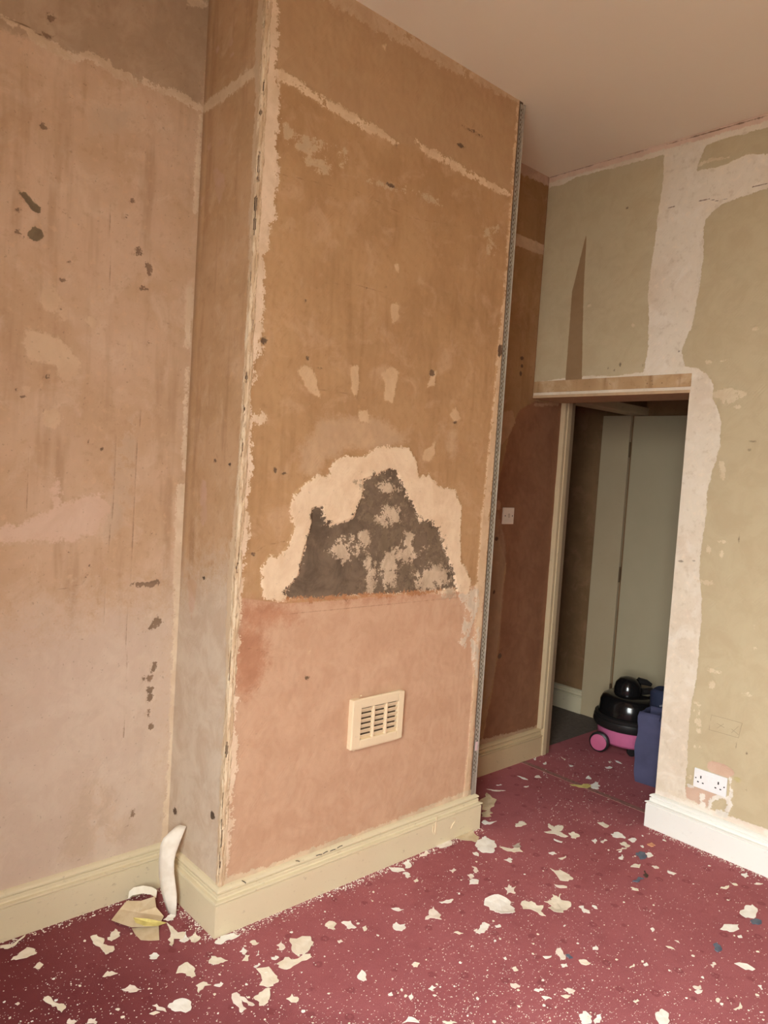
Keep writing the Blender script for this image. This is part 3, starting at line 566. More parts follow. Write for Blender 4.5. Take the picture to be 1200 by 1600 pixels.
# ------------------------------------------------------------------ galvanised angle bead with staggered slots on the far corner
bead_m = plain('galvanised_steel', (182, 176, 162), .42, .12, 60, metal=.55)
bead = thing('corner_bead', (W, 0, HS), 'perforated galvanised metal corner bead up the far edge of the chimney breast', 'corner bead')
def wing(front):
    m = MB(); L = H-.012-HS; pitch = .020; n = int(L/pitch); cols = [0.0, .006, .013, .016, .023, .027]; th = .0012
    zs = []
    for i in range(n): zs += [i*pitch, i*pitch+.005, i*pitch+.010, i*pitch+.015]
    zs.append(n*pitch); nz = len(zs); nc = len(cols)
    def P(c, z, o_): return (W+.0045-c, -.0045-o_, HS+z) if front else (W+.0045+o_, -.0045+c, HS+z)
    for side in (0, th): m.add([P(c, z, side) for c in cols for z in zs], [])
    for c in range(nc-1):
        for i in range(nz-1):
            ph = i % 4; z = zs[i]
            hole = (c == 1 and ph in (0, 1)) or (c == 3 and ph in (2, 3))
            if hole and .09 < z < L-.02: continue
            a = [c*nz+i, c*nz+i+1, (c+1)*nz+i+1, (c+1)*nz+i]; m.f.append(tuple(a)); m.f.append(tuple(q+nc*nz for q in a[::-1]))
    return m.build('wing', bead_m, bead)
wing(True); wing(False)
MB().tube([(W+.005, -.005, HS), (W+.005, -.005, H-.01)], .0035, 8).build('nose', bead_m, bead, smooth=True)
MB().box((W-.018, -.0062, .36), (W-.002, -.0056, .40)).build('sticker', plain('pale_pink_sticker', (214, 184, 184), .6), bead)

# ------------------------------------------------------------------ lintel trim, door frame, white door
wood = wall_mat('bare_lintel', [(196, 162, 118), (178, 142, 100), (212, 184, 148)], [], streak=.6, speck=.7)
m = MB(); m.box((X0-.004, YO-.004, ZH+.022), (X0+.02, D, ZH+.082)); lt = m.build('trim_2', wood, bevel=.002); tag(lt, 'bare plaster and timber lintel edge over the wide doorway', 'lintel', kind='structure')
MB().box((X0+.001, YO, ZH+.008), (X0+.02, D, ZH+.022)).build('gap', plain('lintel_gap', (110, 76, 46), .9), lt)
MB().box((X0-.002, YO-.002, ZH-.006), (XB, D, ZH+.008)).build('soffit_board', plain('soffit_board', (196, 164, 126), .7), lt)
fr = thing('door_1', (2.86, D, 0), 'cream door frame around the dark hall doorway', 'door frame'); fr['kind'] = 'structure'
jm = gloss('cream_jamb', (210, 190, 152), (198, 172, 132), (120, 92, 62), .4); jd = gloss('jamb_shaded', (150, 126, 98), (140, 114, 86), (90, 68, 48), .3)  # second gloss is the jamb cream darkened, shaded side of the post painted in
MB().box((2.285, D-.030, HS), (2.312, D+.02, 2.03)).build('architrave', jm, fr, bevel=.004)
MB().box((2.308, D-.036, 0), (2.345, D+.10, 2.045)).build('jamb', jm, fr, bevel=.004)
MB().box((2.345, D-.028, 0), (2.385, D+.10, 2.045)).build('jamb_stop', jd, fr, bevel=.003)
MB().box((2.308, D-.02, 2.045), (XF, D+.10, 2.095)).build('head', jm, fr, bevel=.003)
MB().box((XF-.028, .470, 0), (XF, .675, 2.045)).build('lining', gloss('jamb_white', (190, 170, 136), (180, 158, 124), (140, 120, 94), .15), fr, bevel=.003)
dr = thing('door_2', (XF-.03, .45, 0), 'flat white flush door standing open against the lobby wall', 'door'); dr['kind'] = 'structure'
dw = plain('white_door_paint', (182, 166, 134), .45, .03, 6)
MB().box((XF-.042, -.32, .008), (XF-.002, .44, 2.04)).build('leaf', dw, dr, bevel=.002)
for z in (.22, 1.0, 1.82): MB().tube([(XF-.046, .452, z-.05), (XF-.046, .452, z+.05)], .006, 8).build('hinge', plain('hinge_steel', (120, 96, 70), .5, metal=.6), dr, smooth=True)
m = MB(); m.box((2.118, YO, .0), (2.152, D-.03, .003)); tag(m.build('trim_3', plain('dusty_seam', (136, 92, 84), .95, .35, 60), bevel=.001), 'dusty carpet seam strip across the doorway', 'threshold', kind='structure')

# ------------------------------------------------------------------ wall vent
vc = np.array([.655, 0, .617]); vw, vh = .268, .192
vent = thing('air_vent', (vc[0], 0, vc[2]-vh/2), 'cream plastic louvred air vent low on the terracotta plaster', 'air vent')
vp = gloss('vent_cream', (238, 216, 180), (230, 206, 168), (170, 138, 104), .25)
x0, x1, z0_, z1_ = vc[0]-vw/2, vc[0]+vw/2, vc[2]-vh/2, vc[2]+vh/2
ix0, ix1, iz0, iz1 = x0+.042, x1-.030, z0_+.034, z1_-.036
m = MB(); dp = .026
m.box((x0, -dp, z0_), (ix0, .004, z1_)); m.box((ix1, -dp, z0_), (x1, .004, z1_)); m.box((ix0, -dp, z0_), (ix1, .004, iz0)); m.box((ix0, -dp, iz1), (ix1, .004, z1_))
m.build('frame', vp, vent, bevel=.005)
MB().box((ix0, -.006, iz0), (ix1, .002, iz1)).build('backing', plain('vent_shadow', (104, 82, 62), .9), vent)
nsl = 6; ph = (iz1-iz0)/nsl
for i in range(nsl):
    zc = iz0+ph*(i+.42); mt = Matrix.Translation((0, -.0165, zc)) @ Matrix.Rotation(math.radians(-62), 4, 'X')
    m = MB(); m.box((ix0, -.0090, -.0014), (ix1, .0090, .0014), mt); m.build('louvre', vp, vent, bevel=.0008)
for fx in (.335, .675): MB().box((ix0+(ix1-ix0)*fx-.0045, -.0265, iz0), (ix0+(ix1-ix0)*fx+.0045, -.012, iz1)).build('mullion', vp, vent, bevel=.002)
for x, z, s in ((x0+.02, z0_-.004, .012), (x0+.036, z0_-.010, .010), (x1-.06, z0_-.004, .018), (x1-.04, z0_-.004, .014), (x0+.055, z1_+.006, .006)):
    pts = [(s*random.uniform(.5, 1)*math.cos(a), .6*s*random.uniform(.5, 1)*math.sin(a)) for a in np.linspace(0, 2*math.pi, 7)[:-1]]
    MB().prism(pts, .003, Matrix.Translation((x, .0, z)) @ Matrix.Rotation(math.pi/2, 4, 'X')).build('paint_flake', vp, vent)

# ------------------------------------------------------------------ sockets and switch plate
wplast = plain('white_plastic', (240, 240, 238), .3, .02); slot = plain('slot_black', (40, 36, 34), .6)
s1, sz = -.6658, .3458
so = thing('double_socket', (X0, s1-.073, sz-.086), 'white double wall socket just above the bright skirting', 'wall socket')
MB().box((X0-.0105, s1-.146, sz-.086), (X0-.001, s1, sz)).build('plate', wplast, so, bevel=.003)
for k in (.057, .080):
    MB().box((X0-.0135, s1-k-.009, sz-.042), (X0-.010, s1-k+.003, sz-.016)).build('rocker', wplast, so, bevel=.0012)
for c in (.032, .110):
    for dy, dz, hh, ww in ((0, -.034, .006, .0028), (-.011, -.058, .0025, .0038), (.011, -.058, .0025, .0038)):
        MB().box((X0-.0112, s1-c+dy-ww, sz+dz-hh), (X0-.0102, s1-c+dy+ww, sz+dz+hh)).build('pin_slot', slot, so)
for c in (.010, .136): MB().lathe([(.003, 0), (.003, .001)], (X0-.0105, s1-c, sz-.043), 10, m=Matrix.Rotation(-math.pi/2, 3, 'Y')).build('screw', slot, so)
sw = thing('switch_plate', (1.872, D, 1.342), 'small white outlet plate on the shaded recess wall', 'switch plate')
MB().box((1.827, D-.0105, 1.342), (1.917, D-.001, 1.430)).build('plate', plain('ivory_plastic', (226, 212, 192), .4, .02), sw, bevel=.003)
for dx in (-.030, .030): MB().lathe([(.0035, 0), (.0035, .001)], (1.872+dx, D-.0105, 1.386), 10, m=Matrix.Rotation(math.pi/2, 3, 'X')).build('screw', slot, sw)
MB().box((1.866, D-.013, 1.376), (1.880, D-.010, 1.398)).build('rocker', plain('ivory_rocker', (196, 178, 156), .4, .02), sw, bevel=.001)

# ------------------------------------------------------------------ pink and black tub vacuum cleaner
blk = plain('gloss_black_plastic', (24, 22, 22), .16, .1, spec=.6); blk2 = plain('satin_black_plastic', (34, 31, 30), .4, .1); pink = plain('pink_plastic', (214, 110, 152), .35, .05); hub = plain('pink_hub', (198, 96, 132), .4, .05)
vcx, vcy = 2.88, .135
vac = thing('vacuum_cleaner', (vcx, vcy, 0), 'pink and black tub vacuum cleaner in front of the white door', 'vacuum cleaner'); vac.scale = (1.08, 1.08, 1.08)
MB().lathe([(.11, .036), (.150, .042), (.166, .060), (.172, .138), (.160, .142)], (vcx, vcy, 0), 40).build('tub', pink, vac, smooth=True)
MB().lathe([(.168, .132), (.190, .134), (.198, .150), (.194, .178), (.176, .184), (.170, .178)], (vcx, vcy, 0), 40).build('bumper', blk2, vac, smooth=True)
MB().lathe([(.188, .180), (.190, .196), (.178, .202), (.170, .196)], (vcx, vcy, 0), 40).build('rim', blk2, vac, smooth=True)
MB().lathe([(.168, .180), (.172, .200), (.166, .265), (.154, .290), (.128, .306), (.06, .310)], (vcx, vcy, 0), 40).build('lid', blk, vac, smooth=True)
MB().lathe([(.074, .300), (.076, .335), (.068, .368), (.048, .392), (.02, .402), (.004, .404)], (vcx-.012, vcy+.018, 0), 28).build('motor_cap', blk, vac, smooth=True)
rd = np.array([math.sin(YAW), -math.cos(YAW), 0]); fd = np.array([math.cos(YAW), math.sin(YAW), 0])
c0 = np.array([vcx, vcy, 0])
MB().tube([c0+rd*.03+(0, 0, .385), c0+rd*.075+(0, 0, .378), c0+rd*.105+(0, 0, .366)], [.02, .017, .010], 10).build('handle', blk2, vac, smooth=True)
hp = [c0+rd*a+fd*b+np.array([0, 0, z]) for a, b, z in ((.05, -.02, .33), (.10, -.01, .335), (.15, .02, .31), (.19, .07, .25), (.215, .12, .17), (.225, .14, .09), (.225, .14, .03))]
MB().tube(hp, .019, 12).build('hose', blk2, vac, smooth=True)
def wheel(c, ax, r, w_):
    m = Matrix.Rotation(0, 3, 'X'); q = Vector((0, 0, 1)).rotation_difference(Vector(ax)).to_matrix()
    t_ = MB().lathe([(r*.8, -w_), (r, -w_*.6), (r, w_*.6), (r*.86, w_)], c, 24, m=q).build('wheel', blk2, vac, smooth=True)
    h_ = MB().lathe([(r*.82, w_*.6), (r*.80, w_*1.3), (r*.5, w_*1.5), (r*.1, w_*1.5)], c, 24, m=q).build('hub_cap', hub, vac, smooth=True); h_.parent = t_
wax = -fd*.82-rd*.57
wheel(c0-rd*.185-fd*.085+(0, 0, .055), wax, .055, .016); wheel(c0+rd*.10+fd*.19+(0, 0, .055), -wax, .055, .016)
MB().lathe([(.022, -.012), (.026, -.008), (.026, .008), (.022, .012)], c0-fd*.13-rd*.02+np.array([0, 0, .026]), 16, m=Vector((0, 0, 1)).rotation_difference(Vector(-fd)).to_matrix()).build('caster', blk2, vac, smooth=True)
MB().lathe([(.030, -.006), (.030, .004), (.022, .009)], c0-fd*.150+rd*.075+np.array([0, 0, .122]), 20, m=Vector((0, 0, 1)).rotation_difference(Vector(-fd+rd*.45)).to_matrix()).build('badge', wplast, vac, smooth=True)

# ------------------------------------------------------------------ navy bag standing just inside the opening, dark blue bundle behind it
def cloth(name, c):
    t = NT(name); n1 = t.noise(7, 4); n2 = t.noise(300, 2); col = t.mix(n1, lin(tuple(v*.8 for v in c)), lin(tuple(min(255, v*1.25) for v in c)))
    return t.finish(col, .75, n2, .001, .5, .15)
navy = cloth('navy_cloth', (74, 74, 100)); navy2 = cloth('dark_navy_cloth', (46, 52, 74))
b0 = floor_pt(992, 1221); 
bag = thing('shopping_bag', (b0[0]+.05, b0[1]-.17, 0), 'upright navy blue fabric bag just inside the doorway', 'bag')
def bag_shell(org, ux, uy, wx, wy, hgt, wob):
    m = MB(); NU, NZ = 28, 14; v = []; f = []
    for j in range(NZ+1):
        z = hgt*j/NZ
        for i in range(NU):
            s_ = i/NU*4; k = int(s_); t_ = s_-k
            pu, pv = [(t_, 0), (1, t_), (1-t_, 1), (0, 1-t_)][k]
            bul = .012*math.sin(math.pi*j/NZ)
            d = wob*(math.sin(6*pu+5*z*8+k)+.6*math.sin(11*pv+z*21))*(.3+j/NZ*.7)
            p = org+ux*(wx*pu)+uy*(wy*pv) + (ux*(pu-.5)+uy*(pv-.5))*(bul*2+d)
            v.append((p[0], p[1], z+.001))
    for j in range(NZ):
        for i in range(NU): f.append((j*NU+i, j*NU+(i+1) % NU, (j+1)*NU+(i+1) % NU, (j+1)*NU+i))
    f.append(tuple(range(NU))); m.add(v, f); return m
bu = np.array([.16, -1, 0]); bu /= np.linalg.norm(bu); bv = np.array([1, .16, 0]); bv /= np.linalg.norm(bv)
bb = bag_shell(b0, bu, bv, .33, .15, .385, .010).build('body', navy, bag, smooth=True); sm = bb.modifiers.new('thick', 'SOLIDIFY'); sm.thickness = .003
for off in (.0, .15):
    a = b0+bu*.10+bv*off; MB().tube([a+np.array([0, 0, .33]), a+bu*.01+bv*(.005)+np.array([0, 0, .40]), a+bu*.06+np.array([0, 0, .43]), a+bu*.11+np.array([0, 0, .40]), a+bu*.12+np.array([0, 0, .33])], .007, 6).build('strap', navy2, bag, smooth=True)
b1 = np.array([2.71, -.165, 0.0])
bun = thing('cloth_sack', b1, 'dark blue cloth sack peeking out behind the navy bag', 'sack')
m = MB(); pr = [(.07, 0), (.085, .02), (.088, .20), (.086, .38), (.080, .445), (.064, .462), (.02, .460)]
m.lathe(pr, b1, 28); m.v = [(p[0]+.006*math.sin(40*p[2]+9*p[1]), p[1]+.006*math.sin(33*p[2]), p[2]+.004*math.sin(60*p[0])*(p[2] > .3)) for p in m.v]
m.build('body', navy2, bun, smooth=True)
MB().tube([b1+np.array([-.085, -.01, .385]), b1+np.array([-.085, -.04, .40]), b1+np.array([-.07, -.07, .385])], .006, 6).build('drawstring', plain('grey_string', (130, 130, 140), .7), bun, smooth=True)

# ------------------------------------------------------------------ scraps of wallpaper and plaster on the carpet
def scrap_mat(name, c, c2):
    t = NT(name); n1 = t.noise(25, 2); n2 = t.noise(150, 2); return t.finish(t.mix(t.ramp(n1, .35, .65), lin(c), lin(c2)), .8, n2, .001, .4, .2)
S_CREAM = scrap_mat('scrap_cream', (246, 236, 216), (238, 226, 202)); S_PINK = scrap_mat('scrap_pinkish', (246, 234, 220), (238, 222, 206)); S_WHITE = scrap_mat('scrap_white', (250, 247, 238), (244, 238, 226))
S_TAN = scrap_mat('scrap_tan', (222, 202, 168), (212, 188, 150)); S_GREY = scrap_mat('scrap_grey', (196, 182, 166), (180, 164, 148)); S_YEL = scrap_mat('scrap_yellow', (226, 210, 128), (206, 190, 110))
S_NAVY = scrap_mat('chip_slate', (106, 114, 128), (90, 98, 114)); S_ORG = scrap_mat('chip_orange', (226, 160, 120), (214, 146, 108)); S_DARK = scrap_mat('twig', (88, 70, 58), (74, 58, 48))
MS = dict(c=S_CREAM, p=S_PINK, w=S_WHITE, t=S_TAN, g=S_GREY, y=S_YEL, n=S_NAVY, o=S_ORG, d=S_DARK)

def scrap_mesh(P, th, curl, crumple, seed, subdiv=True):
    """thin curled sheet over the outline P (metres, floor plan)"""
    r = random.Random(seed); P = [np.array(p[:2]) for p in P]
    if subdiv:
        Q = []
        for a, b in zip(P, P[1:]+P[:1]):
            L = np.linalg.norm(b-a); Q.append(a); n = np.array([-(b-a)[1], (b-a)[0]])
            for f_ in ((1/3, 2/3) if L > .02 else ((.5,) if L > .008 else ())): Q.append(a+(b-a)*(f_+r.uniform(-.08, .08))+n*r.uniform(-.17, .17))
        P = Q
    c = sum(P)/len(P); n = len(P); ang = r.uniform(0, 6.28); dirv = np.array([math.cos(ang), math.sin(ang)]); R = max(np.linalg.norm(p-c) for p in P)
    def zz(p):
        q = (p-c)/R; u = q@dirv; w_ = q@np.array([-dirv[1], dirv[0]])
        return max(0.0006, .0012+curl*R*(u*u*.55+max(0, u)**2*.6+.12*w_) + crumple*R*(math.sin(5*q[0]+seed)*math.sin(6*q[1]+seed*2)*.5+.5)*.5)
    rings = [[c+(p-c)*s for p in P] for s in (1.0, .6)]; V = []; F = []
    for rg in rings: V += [(p[0], p[1], zz(p)) for p in rg]
    V.append((c[0], c[1], zz(c))); N = len(V)
    T = [(x, y, z+th) for x, y, z in V]
    for i in range(n):
        j = (i+1) % n
        F += [(N+i, N+j, N+n+j, N+n+i), (N+n+i, N+n+j, N+2*n), (j, i, n+i, n+j), (n+j, n+i, 2*n), (i, j, N+j, N+i)]
    return V+T, F, c
def scrap(px, mat, label=None, group=None, name='wallpaper_scrap', cat='paper scrap', th=.0012, curl=.25, crumple=.10, seed=0, z=0.0):
    P = [floor_pt(x, y) for x, y in px]; V, F, c = scrap_mesh(P, th, curl, crumple, seed)
    m = MB(); m.add([(x, y, q+z) for x, y, q in V], F); o = m.build(name, mat, origin=(c[0], c[1], 0)); tag(o, label, cat, group); return o

BIG = [
 ('c', 'leaf shaped cream scrap near the alcove skirting at the picture edge', [(17,1502),(30,1490),(42,1481),(52,1483),(58,1490),(48,1494),(30,1500)]),
 ('c', 'ragged cream scrap with three lobes in front of the folded paper', [(141,1468),(150,1465),(163,1468),(160,1476),(178,1480),(176,1490),(165,1494),(158,1484),(145,1476)]),
 ('c', 'cream scrap beside the folded tan paper', [(168,1470),(172,1462),(180,1452),(188,1458),(184,1466),(174,1472)]),
 ('c', 'small paper triangle with a torn tail on dark carpet below the folded paper', [(160,1528),(168,1518),(178,1520),(184,1522),(172,1526)]),
 ('p', 'pointed pinkish scrap lying alone near the bottom of the picture', [(190,1547),(203,1540),(212,1543),(221,1548),(208,1552),(196,1550)]),
 ('c', 'kite shaped cream scrap below the outer skirting corner', [(275,1522),(285,1508),(293,1505),(305,1515),(306,1526),(299,1530),(290,1522)]),
 ('w', 'flat white hexagonal scrap near the bottom edge', [(262,1573),(272,1565),(285,1561),(299,1567),(298,1580),(290,1584),(268,1579)]),
 ('p', 'slim pinkish scrap just beside the white hexagonal one', [(238,1572),(245,1570),(258,1577),(260,1583),(250,1580)]),
 ('c', 'zigzag cream scrap on the darkest carpet', [(67,1566),(75,1560),(88,1568),(100,1570),(103,1577),(96,1584),(90,1576),(80,1571)]),
 ('c', 'square cream scrap with scalloped edge, nearer the breast skirting', [(453,1468),(485,1465),(490,1474),(484,1485),(476,1495),(458,1491),(455,1483)]),
 ('c', 'long cream scrap with a pointed arm below the scalloped square', [(432,1508),(445,1497),(460,1500),(485,1494),(487,1498),(465,1507),(448,1516),(440,1515)]),
 ('c', 'square cream scrap with one jagged side, middle of a row of three', [(400,1516),(420,1513),(430,1524),(436,1533),(427,1542),(405,1541)]),
 ('c', 'torn cream scrap touching the jagged square from below', [(396,1560),(405,1552),(421,1545),(421,1562),(415,1570),(405,1574),(402,1565)]),
 ('p', 'narrow wedge strip, thicker arm of the V shaped pair', [(362,1555),(370,1552),(378,1565),(385,1578),(377,1584),(370,1572)]),
 ('p', 'thin curved strip, thinner arm of the V shaped pair', [(372,1558),(385,1562),(398,1572),(394,1574),(380,1566)]),
 ('c', 'star edged cream scrap alone on plain carpet near the bottom', [(447,1562),(456,1554),(467,1562),(463,1568),(455,1567)]),
 ('w', 'drop shaped white scrap on bare carpet below the breast', [(558,1526),(565,1517),(571,1521),(573,1533),(568,1535),(560,1531)]),
 ('c', 'cream scrap with a tapered tail under the outer skirting corner', [(326,1506),(330,1495),(345,1497),(356,1502),(345,1505),(332,1508)]),
 ('w', 'bright white scrap tucked against the outer skirting corner', [(335,1474),(345,1464),(365,1459),(374,1463),(358,1469),(345,1477)]),
 ('w', 'large white scrap with notched edge by the breast skirting end', [(743,1320),(757,1308),(763,1311),(773,1315),(776,1325),(771,1334),(755,1333),(746,1328)]),
 ('t', 'long tan scrap with paint flakes against the breast skirting end', [(706,1309),(718,1307),(728,1304),(738,1297),(741,1303),(748,1308),(745,1318),(730,1315)]),
 ('c', 'curved cream sliver beside a grey flake', [(780,1324),(800,1327),(812,1326),(817,1332),(803,1333),(790,1330)]),
 ('p', 'star shaped pale scrap in mid floor', [(796,1383),(799,1388),(806,1387),(803,1392),(805,1397),(798,1395),(791,1399),(793,1393),(788,1388),(794,1388)]),
 ('c', 'boat shaped cream shard with a lifted rim in mid floor', [(859,1357),(865,1362),(875,1360),(890,1368),(896,1374),(888,1378),(875,1377)]),
 ('w', 'largest crumpled white paper scrap in mid floor', [(756,1415),(765,1403),(778,1401),(795,1408),(800,1418),(805,1428),(795,1432),(782,1432),(772,1424)]),
 ('c', 'torn cream scrap between the crumpled pieces in mid floor', [(815,1410),(830,1410),(838,1416),(849,1417),(845,1425),(853,1432),(843,1430),(830,1422),(817,1422)]),
 ('c', 'frayed cream scrap with many points in mid floor', [(850,1410),(862,1407),(863,1399),(872,1404),(876,1399),(877,1408),(892,1412),(888,1420),(880,1430),(865,1430),(856,1422),(862,1416)]),
 ('p', 'tent shaped folded scrap on the carpet', [(664,1438),(670,1428),(677,1418),(686,1428),(690,1438),(680,1436)]),
 ('w', 'ring like white scrap with a bite out of it', [(614,1445),(619,1442),(625,1446),(633,1445),(633,1452),(628,1456),(619,1455)]),
 ('w', 'slanted white scrap in the middle of the near floor', [(743,1459),(750,1447),(757,1442),(765,1446),(763,1451),(758,1456),(750,1462)]),
 ('c', 'white splayed scrap with three arms near the doorway', [(850,1301),(862,1299),(856,1292),(858,1288),(866,1294),(872,1290),(880,1292),(878,1298),(872,1300),(888,1308),(882,1309),(866,1304)]),
 ('c', 'pale scrap just beside the three armed one', [(888,1303),(897,1301),(906,1306),(900,1312),(892,1309)]),
 ('w', 'white wave edged scrap left of the bright skirting corner', [(954,1304),(965,1301),(972,1304),(977,1311),(965,1310),(957,1308)]),
 ('w', 'rounded white scrap beside a blue chip near the picture edge', [(1155,1428),(1163,1418),(1175,1415),(1184,1425),(1178,1436),(1165,1435)]),
 ('w', 'pair like split white sliver below the rounded scrap', [(1125,1453),(1138,1445),(1154,1446),(1155,1453),(1140,1457)]),
 ('w', 'lens shaped white scrap near the right edge', [(1147,1507),(1160,1506),(1180,1516),(1165,1516)]),
 ('w', 'square white scrap cut by the bottom edge', [(1024,1590),(1030,1582),(1034,1577),(1045,1585),(1044,1592),(1043,1602),(1030,1602)]),
 ('w', 'broad white scrap at the bottom edge', [(905,1586),(915,1581),(925,1590),(924,1600),(912,1602),(906,1594)]),
 ('w', 'white scrap touching the broad one at the bottom edge', [(927,1596),(932,1588),(940,1585),(938,1596),(930,1602)]),
 ('p', 'upright wedge scrap with a slate chip at its foot', [(870,1483),(876,1482),(880,1490),(884,1498),(876,1503)]),
 ('n', 'round slate blue chip in front of the bright skirting corner', [(993,1336),(999,1332),(1008,1334),(1009,1342),(1000,1344)]),
 ('w', 'pale scrap touching the round slate chip', [(1008,1334),(1016,1333),(1021,1338),(1012,1341)]),
 ('n', 'long slate blue chip with a twig beside it', [(988,1378),(997,1372),(1006,1374),(996,1380)]),
 ('n', 'oval slate blue chip under the rounded white scrap', [(1172,1440),(1180,1437),(1190,1440),(1188,1445),(1177,1446)]),
 ('n', 'slate blue chip standing alone on open carpet', [(1114,1477),(1120,1474),(1126,1480),(1128,1486),(1122,1489),(1116,1485)]),
 ('n', 'small slate chip beside the upright wedge scrap', [(884,1493),(889,1493),(895,1498),(889,1500)]),
 ('d', 'dark twig standing by the long slate chip', [(1006,1362),(1008,1362),(1012,1372),(1009,1372)]),
 ('o', 'orange plaster chip in front of the bright skirting', [(1011,1320),(1018,1318),(1024,1322),(1017,1324)]),
 ('g', 'grey torn flake lying on the curved cream sliver', [(800,1322),(808,1319),(813,1318),(812,1325),(803,1326)]),
 ('y', 'long yellowish strip with a white end in the doorway', [(890,1226),(902,1227),(918,1226),(924,1229),(918,1233),(904,1231)]),
 ('w', 'white crumb at the end of the yellowish strip', [(922,1227),(930,1222),(938,1229),(932,1234),(924,1232)]),
]
for i, (c, lab, px) in enumerate(BIG):
    chip = c in 'ndo'
    scrap(px, MS[c], lab, 'larger scraps on the carpet', 'stone_chip' if chip else 'wallpaper_scrap', 'chip' if chip else 'paper scrap', .0035 if chip else .0013, .06 if chip else random.uniform(.03, .16), .05, i)

MID = '52,1513 62,1504 68,1508 62,1515;233,1494 240,1490 249,1494 245,1499 236,1500;233,1585 243,1581 250,1583 240,1587;136,1600 138,1594 150,1592 150,1602;104,1600 108,1593 120,1597 116,1602;23,1570 28,1567 31,1569 27,1572;390,1473 395,1470 405,1474 398,1478;508,1445 515,1440 522,1441 524,1454 512,1452;533,1442 548,1440 557,1450 545,1453 540,1447;566,1450 572,1447 574,1452 569,1456;378,1503 383,1493 390,1494 388,1502;400,1495 404,1486 405,1493;306,1541 318,1535 330,1540 320,1541 310,1553;334,1542 345,1535 349,1538 343,1543;527,1471 533,1469 536,1472 530,1475;424,1500 430,1494 436,1497 430,1501;396,1512 404,1506 407,1508 400,1514;432,1478 440,1470 446,1482 440,1486;374,1488 380,1481 386,1487 382,1493;787,1344 797,1341 801,1344 797,1349;738,1333 745,1332 748,1339 742,1337;737,1354 745,1357 748,1362 742,1365;733,1383 738,1374 748,1376 747,1382 738,1382;702,1361 709,1357 713,1360 708,1365;730,1368 738,1367 741,1371 735,1374;686,1411 697,1407 708,1406 705,1411 690,1413;607,1356 630,1358 633,1362 622,1364 612,1362;630,1350 636,1345 642,1350 640,1357 633,1358;646,1377 652,1371 654,1377 649,1380;629,1365 637,1364 642,1371 637,1374;611,1420 618,1419 631,1422 622,1425;655,1340 665,1330 671,1334 665,1338;680,1322 700,1312 707,1318 690,1326;866,1383 886,1386 886,1388 870,1387;805,1288 815,1284 823,1289 815,1292 806,1293;865,1312 879,1316 878,1318 866,1314;857,1333 866,1332 870,1335 862,1337;872,1342 884,1338 884,1341 876,1344;933,1286 942,1285 952,1291 945,1294;981,1313 992,1310 995,1313 988,1317;968,1318 975,1316 985,1322 978,1325;963,1329 972,1325 980,1326 972,1328;985,1356 990,1351 1001,1351 999,1357;985,1387 995,1389 998,1393 990,1392;1043,1361 1057,1366 1052,1368 1044,1365;1018,1354 1025,1353 1030,1357 1024,1358;966,1342 971,1336 975,1340 972,1344;924,1314 930,1311 933,1315 929,1319;938,1316 944,1312 949,1314 943,1319;1158,1366 1166,1364 1170,1370 1164,1373;1125,1389 1134,1385 1139,1384 1135,1390;1143,1381 1150,1381 1153,1384 1147,1384;1178,1382 1185,1380 1192,1382 1184,1383;880,1546 890,1545 899,1549 890,1553;904,1418 912,1416 922,1428 912,1427;925,1415 930,1416 934,1421 928,1420;709,1458 715,1456 724,1459 718,1461;797,1538 806,1537 813,1542 805,1546 800,1544;834,1548 844,1545 850,1547 842,1551;846,1558 854,1558 862,1561 852,1563;876,1557 884,1555 892,1557 884,1561;904,1501 912,1500 923,1506 916,1509 908,1507;800,1514 806,1511 810,1517 804,1519;643,1508 648,1504 656,1506 652,1512 646,1512;669,1546 675,1541 681,1544 676,1550;639,1560 643,1552 646,1560 641,1565;606,1555 612,1551 614,1556 609,1557;773,1447 780,1445 783,1449 775,1450;848,1495 857,1495 862,1494 854,1499;876,1508 885,1506 887,1511 878,1512;926,1485 931,1477 935,1484;983,1513 990,1507 992,1509 986,1513;1005,1507 1010,1505 1013,1509 1008,1511;1040,1479 1048,1480 1054,1484 1044,1482;1054,1470 1060,1471 1062,1475;1110,1508 1116,1504 1119,1508 1114,1513;1082,1543 1094,1540 1096,1546 1088,1547;1085,1550 1092,1547 1098,1548 1090,1554;1118,1563 1122,1560 1126,1563 1121,1567;1146,1578 1156,1567 1160,1574 1150,1580;1184,1541 1190,1541 1192,1547 1189,1548;989,1565 996,1562 999,1565 993,1568;628,1600 638,1590 648,1592 655,1600;691,1597 705,1597 714,1599 700,1602;748,1460 752,1456;740,1455 746,1452 748,1458;1013,1322 1020,1320;1152,1463 1158,1462 1160,1466 1154,1466;1095,1528 1098,1526 1100,1530;1016,1452 1020,1450 1023,1453 1019,1457;880,1448 884,1447;787,1498 790,1496 792,1500 789,1501;735,1480 738,1478;835,1215 842,1212 846,1216;848,1193 853,1191 851,1196;833,1186 838,1184 836,1189;915,1217 920,1213 924,1218;945,1199 952,1198 957,1200 948,1202;950,1190 956,1191 953,1193;960,1188 968,1191 972,1194 964,1192;876,1183 884,1187 882,1189;888,1195 896,1197 892,1199;818,1230 826,1228 822,1231;775,1228 782,1226 784,1227;760,1234 775,1235 790,1236 776,1237;808,1213 820,1216 825,1219 815,1217;1000,1322 1006,1325;966,1332 972,1330'
